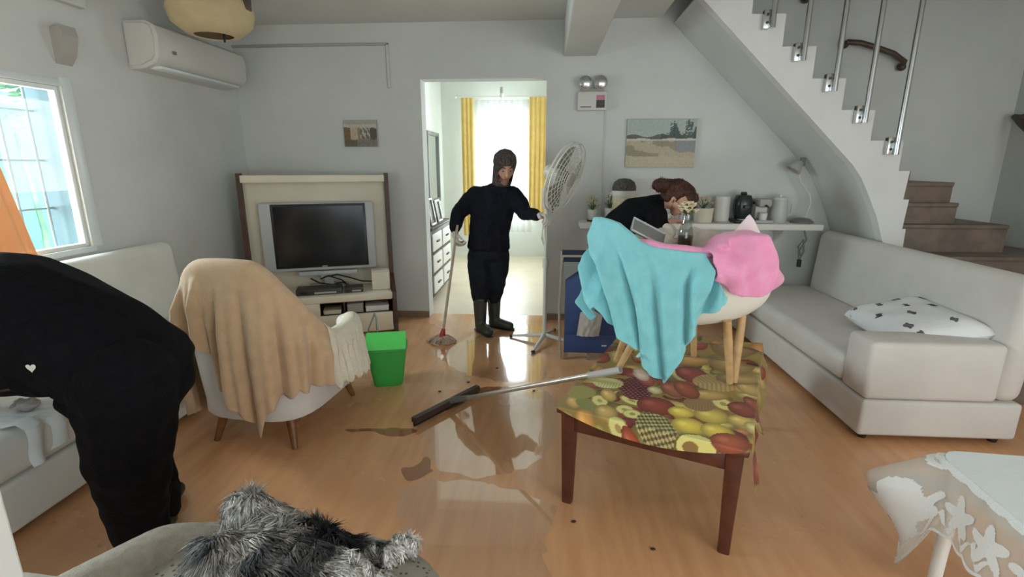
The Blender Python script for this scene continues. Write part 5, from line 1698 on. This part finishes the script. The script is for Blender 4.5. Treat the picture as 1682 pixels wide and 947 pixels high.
# --- person bending in the left foreground
fm = thing('person', 'person in all black seen from behind bending over the left sofa', 'person', (-1.45, 1.5, 0))
mb = MB()
P3 = head(mb, (-2.27, 1.42, 0.86), Vector((-0.6, -0.1, -0.8)), 1.05)
mb.chain([((-2.08, 1.44, 0.95), 0.07), ((-2.20, 1.43, 0.90), 0.062)])
mb.chain([((-1.43, 1.51, 0.74), (0.15, 0.17, 0.14)), ((-1.62, 1.5, 0.86), (0.15, 0.17, 0.14)), ((-1.98, 1.46, 0.92), (0.13, 0.19, 0.13))])
C1, C2, C3 = (-1.90, 1.30, 0.84), (-1.89, 1.27, 0.62), (-2.02, 1.36, 0.485)
D1, D2, D3 = (-1.96, 1.64, 0.86), (-2.08, 1.72, 0.66), (-2.22, 1.70, 0.51)
mb.chain([(C1, 0.055), (C2, 0.042), (C3, 0.03)])
mb.chain([(D1, 0.055), (D2, 0.042), (D3, 0.03)])
LEG = (((-1.36, 1.42, 0.72), (-1.39, 1.41, 0.42), (-1.43, 1.44, 0.09)), ((-1.49, 1.62, 0.72), (-1.58, 1.62, 0.42), (-1.53, 1.62, 0.09)))
for hp, kn, an in LEG:
    mb.chain([(hp, 0.10), (kn, 0.065), (an, 0.045)])
    mb.hull((an[0], an[1], 0.05), 0.034, (an[0] - 0.05, an[1] + 0.12, 0.036), 0.024)
hand(mb, C3, (-0.75, 0.35, -0.35), (0.1, -0.2, 0.9), 1, 0.5)
hand(mb, D3, (-0.85, -0.1, -0.3), (0, 0.1, 0.9), -1, 0.5)
body = remesh(mb, 'body', M['skin'], 0.008, fm, 4)
face_bits(P3, body)
mb = MB()
mb.chain([((-1.415, 1.51, 0.74), (0.19, 0.215, 0.15)), ((-1.55, 1.5, 0.835), (0.19, 0.215, 0.185)), ((-1.76, 1.49, 0.895), (0.20, 0.23, 0.235)), ((-1.98, 1.47, 0.93), (0.16, 0.22, 0.19))])
mb.chain([((-1.62, 1.49, 0.74), (0.14, 0.19, 0.09)), ((-1.80, 1.49, 0.745), (0.10, 0.18, 0.10))])
mb.chain([(C1, 0.12), (C2, 0.085), ((-1.97, 1.32, 0.53), 0.06)])
mb.chain([(D1, 0.12), (D2, 0.085), ((-2.17, 1.71, 0.56), 0.06)])
mb.chain([((-2.03, 1.45, 0.96), 0.10), ((-2.12, 1.44, 0.935), 0.082)])
jk = remesh(mb, 'jacket', M['jacketb'], 0.011, fm, 6)
displace(jk, lambda c: (0.012 * nz(c.x * 8, c.y * 8, c.z * 8)))
mb = MB()
mb.chain([((-1.42, 1.51, 0.75), (0.185, 0.20, 0.12)), ((-1.43, 1.51, 0.66), (0.20, 0.21, 0.12))])
for hp, kn, an in LEG:
    mb.chain([(hp, 0.155), ((hp[0] * 0.5 + kn[0] * 0.5, hp[1], 0.57), 0.142), (kn, 0.122), ((an[0], an[1], 0.22), 0.098), (an, 0.088)])
tr = remesh(mb, 'trousers', M['jacketb'], 0.011, fm, 5)
displace(tr, lambda c: (0.012 * nz(c.x * 9, c.y * 9, c.z * 14)))
for hp, kn, an in LEG:
    mb = MB().chain([((an[0] + 0.01, an[1] - 0.01, 0.05), 0.05), ((an[0] - 0.03, an[1] + 0.09, 0.042), 0.042), ((an[0] - 0.06, an[1] + 0.17, 0.036), (0.044, 0.044, 0.035))])
    remesh(mb, 'shoe', M['black'], 0.008, fm, 2)
mb = MB()
mb.chain([(P3(0, -0.03, 0.045), 0.092), (P3(0, -0.01, 0.07), 0.08)])
mb.hull(P3(0, -0.06, 0.0), 0.075, P3(0, -0.06, -0.06), 0.05)
remesh(mb, 'hair', mat('black_hair', rgb(24, 20, 18), None, 0.5), 0.008, fm, 3)
# small white heart and grey tag on the jacket flank
bm_ = bmesh.new()
bm_.from_mesh(jk.data)
bm_.transform(jk.matrix_parent_inverse.inverted() @ Matrix.Identity(4))
tree = BVHTree.FromBMesh(jk and bm_)
bm2 = bmesh.new()
bm2.from_mesh(jk.data)
tree = BVHTree.FromBMesh(bm2)
def decal(pts, x0, z0, name, m):
    mb = MB()
    ring = []
    for px, pz in pts:
        hit = tree.ray_cast(Vector((x0 + px, 0.2, z0 + pz)), Vector((0, 1, 0)))
        if hit[0] is None:
            return
        ring.append(mb.b.verts.new(hit[0] + Vector((0, -0.003, 0))))
    mb.b.faces.new(ring)
    finish(mb, name, m, fm, False, True)
heart = [(0.015 * (16 * math.sin(t) ** 3) / 16, 0.015 * (13 * math.cos(t) - 5 * math.cos(2 * t) - 2 * math.cos(3 * t) - math.cos(4 * t)) / 16) for t in [2 * PI * i / 24 for i in range(24)]]
decal(heart, -1.525, 0.815, 'heart_print', M['white'])
for i in range(6):
    decal([(-0.004, -0.004), (0.004, -0.004), (0.004, 0.005), (-0.004, 0.005)], -1.70 + i * 0.011, 0.715 + i * 0.003, 'tag_mark', M['darkgrey'])
bm_.free()
bm2.free()

# ------------------------------------------------------------ grey armchair with the dog
gc = thing('grey_armchair', 'low grey speckled armchair in the foreground under the dog', 'armchair', (-0.60, 0.72, 0))
finish(loft(MB(), [[(q[0] - 0.58, q[1] + 0.72, q[2]) for q in rr(a, b, z, 48, 2.5)] for a, b, z in ((0.38, 0.30, 0.10), (0.40, 0.32, 0.14), (0.41, 0.33, 0.38), (0.40, 0.32, 0.42))]), 'base', M['greyfab'], gc, True, True, 60)
finish(loft(MB(), [[(q[0] - 0.575, q[1] + 0.70, q[2]) for q in rr(a, b, z, 56, 2.6)] for a, b, z in ((0.37, 0.32, 0.42), (0.405, 0.355, 0.435), (0.415, 0.365, 0.465), (0.405, 0.355, 0.495), (0.35, 0.31, 0.513), (0.15, 0.12, 0.518))]), 'seat_cushion', M['greydot'], gc, True, True, 80)
mb = MB()
mb.chain([((-1.03, 0.62, 0.47), (0.09, 0.09, 0.09)), ((-1.0, 0.80, 0.47), (0.09, 0.09, 0.09)), ((-0.91, 0.97, 0.465), (0.085, 0.085, 0.085)), ((-0.79, 1.02, 0.45), (0.07, 0.07, 0.075))])
mb.chain([((-1.02, 0.62, 0.30), 0.08), ((-0.98, 0.80, 0.30), 0.075), ((-0.88, 0.945, 0.30), 0.065)])
remesh(mb, 'arm', M['greyfab'], 0.012, gc, 8)
mb = MB()
mb.chain([((-1.03, 0.70, 0.575), (0.085, 0.07, 0.085)), ((-0.91, 0.69, 0.578), (0.07, 0.07, 0.085)), ((-0.78, 0.60, 0.575), (0.07, 0.07, 0.085)), ((-0.72, 0.46, 0.58), (0.07, 0.07, 0.09)), ((-0.6, 0.38, 0.60), (0.07, 0.07, 0.09)), ((-0.25, 0.42, 0.56), (0.07, 0.07, 0.09))])
mb.chain([((-0.96, 0.64, 0.40), (0.085, 0.07, 0.1)), ((-0.80, 0.48, 0.38), (0.07, 0.07, 0.1)), ((-0.6, 0.38, 0.36), (0.07, 0.07, 0.1)), ((-0.25, 0.42, 0.36), (0.07, 0.07, 0.1))])
remesh(mb, 'backrest', M['greyfab'], 0.012, gc, 8)
for x, y in ((-0.86, 0.5), (-0.30, 0.5), (-0.86, 0.92), (-0.30, 0.92)):
    finish(MB().tube([(x, y, 0.11), (x, y, 0)], [0.022, 0.016], 10), 'leg', M['legw'], gc, world=True)

dg_ = thing('dog', 'shaggy grey white and black dog curled up on the grey armchair', 'dog', (-0.6, 0.85, 0.5))
mb = MB()
mb.chain([((-0.70, 0.90, 0.565), (0.08, 0.085, 0.075)), ((-0.62, 0.885, 0.572), (0.09, 0.10, 0.082)), ((-0.50, 0.87, 0.560), (0.085, 0.095, 0.072)), ((-0.43, 0.83, 0.55), (0.075, 0.085, 0.06))])
mb.chain([((-0.72, 0.90, 0.57), 0.06), ((-0.73, 0.865, 0.582), 0.055)])
# head turned towards the viewer with muzzle and ears
HDc = Vector((-0.735, 0.85, 0.585))
mb.ell(HDc, (0.066, 0.062, 0.058), 3)
mb.hull(HDc + Vector((0.012, -0.045, -0.018)), 0.036, HDc + Vector((0.03, -0.088, -0.034)), 0.024)
mb.hull(HDc + Vector((-0.05, 0.01, 0.03)), 0.02, HDc + Vector((-0.072, -0.02, -0.03)), 0.014)
mb.hull(HDc + Vector((0.05, 0.02, 0.035)), 0.02, HDc + Vector((0.078, -0.02, 0.0)), 0.014)
# tail, hind leg and front legs with joints
mb.chain([((-0.64, 0.95, 0.57), 0.06), ((-0.72, 0.975, 0.60), 0.055), ((-0.765, 1.0, 0.615), 0.045), ((-0.775, 0.975, 0.60), 0.03)])
mb.chain([((-0.47, 0.90, 0.55), 0.06), ((-0.425, 0.945, 0.535), 0.034), ((-0.375, 0.955, 0.53), 0.026), ((-0.335, 0.99, 0.535), 0.024), ((-0.315, 1.0, 0.525), 0.02)])
mb.chain([((-0.44, 0.82, 0.55), 0.055), ((-0.39, 0.84, 0.54), 0.036), ((-0.355, 0.865, 0.532), 0.026), ((-0.335, 0.85, 0.525), 0.022)])
mb.chain([((-0.46, 0.77, 0.545), 0.05), ((-0.40, 0.76, 0.54), 0.034), ((-0.36, 0.775, 0.532), 0.026)])
DK, DC = 0.88, Vector((-0.56, 0.90, 0.50))
for v in mb.b.verts:
    v.co = DC + (v.co - DC) * DK + Vector((0.035, 0.0, 0.0))
HDc = DC + (HDc - DC) * DK + Vector((0.035, 0, 0))
dbody = remesh(mb, 'body', M['fur'], 0.006, dg_, 5)
def furcol(p):
    p = DC + (p - Vector((0.035, 0, 0)) - DC) / DK
    hd0 = Vector((-0.735, 0.85, 0.585))
    n = nz(p.x * 16, p.y * 16, p.z * 16)
    n2 = nz(p.x * 50, p.y * 50, p.z * 50)
    dark, mid, lt = (28, 28, 33), (150, 146, 141), (242, 238, 231)
    h = (p - hd0).length
    f = 0.0
    if p.x > -0.37 and p.y > 0.9:
        f = 0.85
    elif p.x > -0.46 and p.y < 0.885:
        f = 0.95 - smooth01(0.86, 0.9, p.y) * 0.5
    elif h < 0.085:
        f = 0.5 + 0.35 * n
        if p.x > hd0.x + 0.03:
            f = 0.75
    elif p.y > 0.965 or (p.x < -0.66 and p.y > 0.93):
        f = 0.75
    elif p.x > -0.55 and p.y > 0.88 and p.x < -0.42:
        f = 0.06
    else:
        f = 0.20 + 0.6 * max(0, n)
        if -0.68 < p.x < -0.55 and 0.86 < p.y < 0.93:
            f = 0.42 + 0.4 * n
    f = max(0, min(1, f + 0.35 * n2))
    a, b, k = (dark, mid, f * 2) if f < 0.5 else (mid, lt, f * 2 - 1)
    return tuple(u + (v - u) * k for u, v in zip(a, b))
off = Vector((0, 0, 0))
colour(dbody, lambda v: furcol(v.co))
random.seed(77)
VC = [v.co.copy() for v in dbody.data.vertices]
polys = [(tuple(p.vertices), p.normal.copy(), p.area) for p in dbody.data.polygons]
verts, faces, cols = [], [], []
acc = []
tot = 0.0
for p in polys:
    tot += p[2]
    acc.append(tot)
import bisect
for i in range(34000):
    p = polys[bisect.bisect(acc, random.uniform(0, tot)) % len(polys)]
    vs = [VC[k] for k in p[0]]
    a, b = random.random(), random.random()
    if a + b > 1:
        a, b = 1 - a, 1 - b
    c = vs[0] + (vs[1] - vs[0]) * a + (vs[2] - vs[0]) * b
    n = p[1]
    flow = Vector((nz(c.x * 9, c.y * 9, 1) + 0.5, nz(c.x * 9, c.y * 9, 4) - 0.35, nz(c.x * 9, c.y * 9, 7)))
    if (c - HDc).length < 0.09:
        flow = (c - HDc) * 12 + Vector((0.2, -0.3, -0.3))
    clump = Vector((nz(c.x * 45, c.y * 45, c.z * 45), nz(c.y * 45, c.z * 45, 5), 0.4 * nz(c.z * 45, c.x * 45, 9)))
    d = (flow - n * flow.dot(n))
    d = (d.normalized() * 1.0 + n * 0.7 + clump * 1.5).normalized()
    ln = random.uniform(0.022, 0.05)
    if c.x > -0.42:
        ln *= 0.6
    e = (d + n * -0.45 + clump * 0.5 + Vector((0, 0, -0.25))).normalized()
    sd = d.cross(n)
    sd = (sd.normalized() if sd.length > 1e-4 else Vector((1, 0, 0))) * random.uniform(0.0010, 0.0019)
    k = len(verts)
    m1 = c + d * ln * 0.5
    verts += [c - sd - n * 0.002, c + sd - n * 0.002, m1 - sd * 0.8, m1 + sd * 0.8, m1 + e * ln * 0.55]
    faces += [(k, k + 1, k + 3, k + 2), (k + 2, k + 3, k + 4)]
    co = furcol(c)
    br = random.uniform(0.75, 1.25)
    cols += [tuple(min(255, q * br) for q in co)] * 5
me = bpy.data.meshes.new('fur')
me.from_pydata([tuple(v) for v in verts], [], faces)
me.materials.append(M['fur'])
ca = me.color_attributes.new('Col', 'FLOAT_COLOR', 'POINT')
buf = []
for c in cols:
    buf += [lin(c[0]), lin(c[1]), lin(c[2]), 1.0]
ca.data.foreach_set('color', buf)
fo = bpy.data.objects.new('fur', me)
COL.objects.link(fo)
fo.parent = dbody
fo['kind'] = 'stuff'
finish(MB().ell(HDc + Vector((0.034, -0.108, -0.028)) * DK, (0.011, 0.008, 0.008), 2), 'nose', M['black'], dg_, world=True)
for x in (-0.012, 0.042):
    finish(MB().ell(HDc + Vector((x, -0.062, 0.008)) * DK, 0.007, 2), 'eye', M['black'], dg_, world=True)

# ------------------------------------------------------------ lace covered side table
LT = (1.285, 1.555, 0)
lt = thing('side_table', 'small white side table under the lace cloth in the right corner', 'table', LT, R(-5))
LW_, LD_, LH_ = 0.8, 0.62, 0.492
finish(MB().box(0, LW_, -LD_, 0, LH_ - 0.03, LH_, 0.01), 'tabletop', M['white'], lt)
finish(MB().box(0.04, LW_ - 0.04, -LD_ + 0.04, -0.04, LH_ - 0.09, LH_ - 0.03, 0.004), 'apron', M['white'], lt)
for x in (0.05, LW_ - 0.05):
    for y in (-0.05, -LD_ + 0.05):
        finish(MB().tube([(x, y, LH_ - 0.03), (x, y, 0)], [0.024, 0.018], 12), 'leg', M['white'], lt)
RC = 0.07
def edge_pt(s):
    """runs along the left edge, round the back left corner, then the back edge"""
    L1 = LD_ - RC
    L2 = RC * PI / 2
    if s < L1:
        return Vector((0, -LD_ + s, 0)), Vector((-1, 0, 0))
    if s < L1 + L2:
        a = (s - L1) / RC
        return Vector((RC - RC * math.cos(a), -RC + RC * math.sin(a), 0)), Vector((-math.cos(a), math.sin(a), 0))
    q = s - L1 - L2
    return Vector((RC + q, 0, 0)), Vector((0, 1, 0))
SL = LD_ - RC + RC * PI / 2
STOT = SL + LW_ - RC
def hang(s):
    k = math.exp(-((s - (SL - RC * PI / 4)) / 0.055) ** 2)
    return 0.205 + 0.26 * k + 0.012 * abs(math.sin(s * 42)), k
def lacef(s, v, out=0.0):
    p, n = edge_pt(s)
    h, k = hang(s)
    kc = math.exp(-((s - (SL - RC * PI / 4)) / 0.035) ** 2)
    fl = (0.012 * math.sin(s * 24) + 0.02 * k * math.sin(v * 5)) * v
    bulge = 0.012 + out + 0.17 * kc * (v / 0.36 if v < 0.36 else 1 - 0.75 * smooth01(0.36, 0.8, v)) + 0.02 * v + fl
    z = LH_ + 0.004 - h * v
    if v < 0.06:
        bulge = 0.012 * v / 0.06 + out
    return p + n * bulge + Vector((0, 0, z))
ltc = thing('lace_tablecloth', 'white lace tablecloth with sheer scalloped border on the side table', 'tablecloth', LT, R(-5))
def top_mesh():
    mb = MB()
    ringp = []
    for i in range(61):
        p, n = edge_pt(STOT * i / 60)
        ringp.append(p + n * 0.002)
    ringp += [Vector((LW_ + 0.004, 0, 0)), Vector((LW_ + 0.004, -LD_ - 0.004, 0))]
    A = [mb.b.verts.new((q.x, q.y, LH_ + 0.001)) for q in ringp]
    B = [mb.b.verts.new((q.x, q.y, LH_ + 0.0045)) for q in ringp]
    n = len(A)
    mb.b.faces.new(A[::-1])
    mb.b.faces.new(B)
    for i in range(n):
        mb.b.faces.new((A[i], A[(i + 1) % n], B[(i + 1) % n], B[i]))
    return mb
finish(top_mesh(), 'linen_top', M['linen'], ltc, False)
finish(MB().sheet(lambda u, v: lacef(STOT * u, v), 180, 26), 'sheer_border', M['sheer'], ltc, True, False, 180)
def flower(s, v):
    c = (s / 0.125) % 1 - 0.5
    r = math.hypot(c * 0.125, (v - 0.55) * 0.21)
    a = math.atan2((v - 0.55) * 0.21, c * 0.125)
    pet = 0.047 + 0.017 * math.cos(5 * a + 0.5)
    if r < pet:
        return True
    leafy = abs((v - 0.78) * 0.21 - 0.02 * math.sin(s * 84)) < 0.010 + 0.008 * math.sin(s * 84 * 2)
    if leafy:
        return True
    if v < 0.06 + 0.03 * abs(math.sin(s * 42)):
        return True
    if v > 0.95:
        return True
    return False
mb = MB().sheet(lambda u, v: lacef(STOT * u, v, 0.003), 520, 80)
kill = []
i = 0
bm = mb.b
bm.faces.ensure_lookup_table()
for f in bm.faces:
    iu, iv = divmod(f.index, 80)
    if not flower((iu + 0.5) / 520 * STOT, (iv + 0.5) / 80):
        kill.append(f)
bmesh.ops.delete(bm, geom=kill, context='FACES')
tag(finish(mb, 'lace_pattern', M['lace'], ltc, True, False, 180), None, None, kind='stuff')

# ------------------------------------------------------------ far room furniture
t = thing('dresser', 'white drawer chest with dark frame along the far room left wall', 'dresser', (-1.38, 5.45, 0))
finish(MB().box(-1.585, -1.16, 4.95, 5.95, 0.06, 0.76, 0.006), 'carcass', M['dresser'], t, world=True)
for y0, y1 in ((4.97, 5.44), (5.46, 5.93)):
    for z0, z1 in ((0.09, 0.29), (0.31, 0.51), (0.53, 0.73)):
        d = finish(MB().box(-1.165, -1.145, y0 + 0.015, y1 - 0.015, z0 + 0.01, z1 - 0.01, 0.004), 'drawer', M['white'], t, world=True)
        finish(MB().box(-1.146, -1.128, (y0 + y1) / 2 - 0.06, (y0 + y1) / 2 + 0.06, (z0 + z1) / 2 - 0.008, (z0 + z1) / 2 + 0.008, 0.003), 'handle', M['dresser'], d, world=True)
finish(MB().box(-1.59, -1.14, 4.93, 5.97, 0.76, 0.79, 0.005), 'top', M['dresser'], t, world=True)
t = thing('wall_mirror', 'tall grey framed mirror on the far room left wall beyond the dresser', 'mirror', (-1.6, 7.05, 0.9))
finish(MB().box(-1.598, -1.58, 6.72, 7.38, 0.92, 1.83), 'backing', M['greyframe'], t, world=True)
finish(MB().box(-1.581, -1.578, 6.74, 7.36, 0.94, 1.81), 'glass', M['mirror'], t, world=True)
for y0, y1, z0, z1 in ((6.70, 6.75, 0.9, 1.85), (7.35, 7.40, 0.9, 1.85), (6.75, 7.35, 0.9, 0.95), (6.75, 7.35, 1.80, 1.85)):
    finish(MB().box(-1.598, -1.555, y0, y1, z0, z1, 0.004), 'frame_bar', M['greyframe'], t, world=True)
for i, (y, h, x) in enumerate(((5.06, 0.34, -1.22), (5.24, 0.28, -1.19), (5.62, 0.24, -1.2))):
    t = thing('picture_frame', ('tall white edged frame leaning at the front of the far dresser', 'middle white edged frame leaning on the far dresser', 'small white edged frame at the back of the far dresser')[i], 'frame', (x, y, 0.79))
    mt = Matrix.Translation((x, y, 0.791)) @ Matrix.Rotation(R(-10), 4, 'Y')
    finish(MB().box(-0.012, 0.0, -0.11, 0.11, 0, h, 0.002, rot=mt), 'backing', M['darkgrey'], t, world=True)
    for a, b, c, d in ((-0.11, -0.09, 0, h), (0.09, 0.11, 0, h), (-0.09, 0.09, 0, 0.02), (-0.09, 0.09, h - 0.02, h)):
        finish(MB().box(0.0, 0.012, a, b, c, d, 0.002, rot=mt), 'frame_bar', M['white'], t, world=True)
t = thing('yellow_towel', 'pale yellow cloth bunched on the front of the far dresser', 'cloth', (-1.3, 4.98, 0.79))
mb = MB().chain([((-1.24, 4.98, 0.83), (0.05, 0.04, 0.04)), ((-1.22, 5.0, 0.90), (0.04, 0.04, 0.05)), ((-1.18, 5.0, 0.98), (0.012, 0.012, 0.03))])
mb.hull((-1.24, 4.98, 0.86), 0.03, (-1.27, 4.97, 0.95), 0.012)
o = remesh(mb, 'fabric', M['yellowcloth'], 0.008, t, 3)
# grit on the wet floor
random.seed(5)
SCRAP = ((0.13, 1.75, 'between the front legs of the coffee table'), (-0.62, 2.62, 'behind the middle of the squeegee head'), (-0.66, 2.9, 'between the green bin and the squeegee'), (-0.5, 3.05, 'in front of the mop on the wet patch edge'), (-0.06, 2.95, 'just behind the squeegee handle'), (0.42, 1.62, 'nearest to the camera under the table front'), (-0.33, 3.3, 'on the wet patch before the boots'))
for x, y, where in SCRAP:
    mb = MB().ell((x, y, 0.004), (0.010, 0.007, 0.004), 2)
    for v in mb.b.verts:
        v.co.x += 0.004 * nz(v.co.x * 200, v.co.y * 200)
    o = finish(mb, 'leaf_scrap', M['footw'])
    tag(o, 'tiny dark scrap of debris ' + where, 'debris', 'scraps of debris on the wet floor')
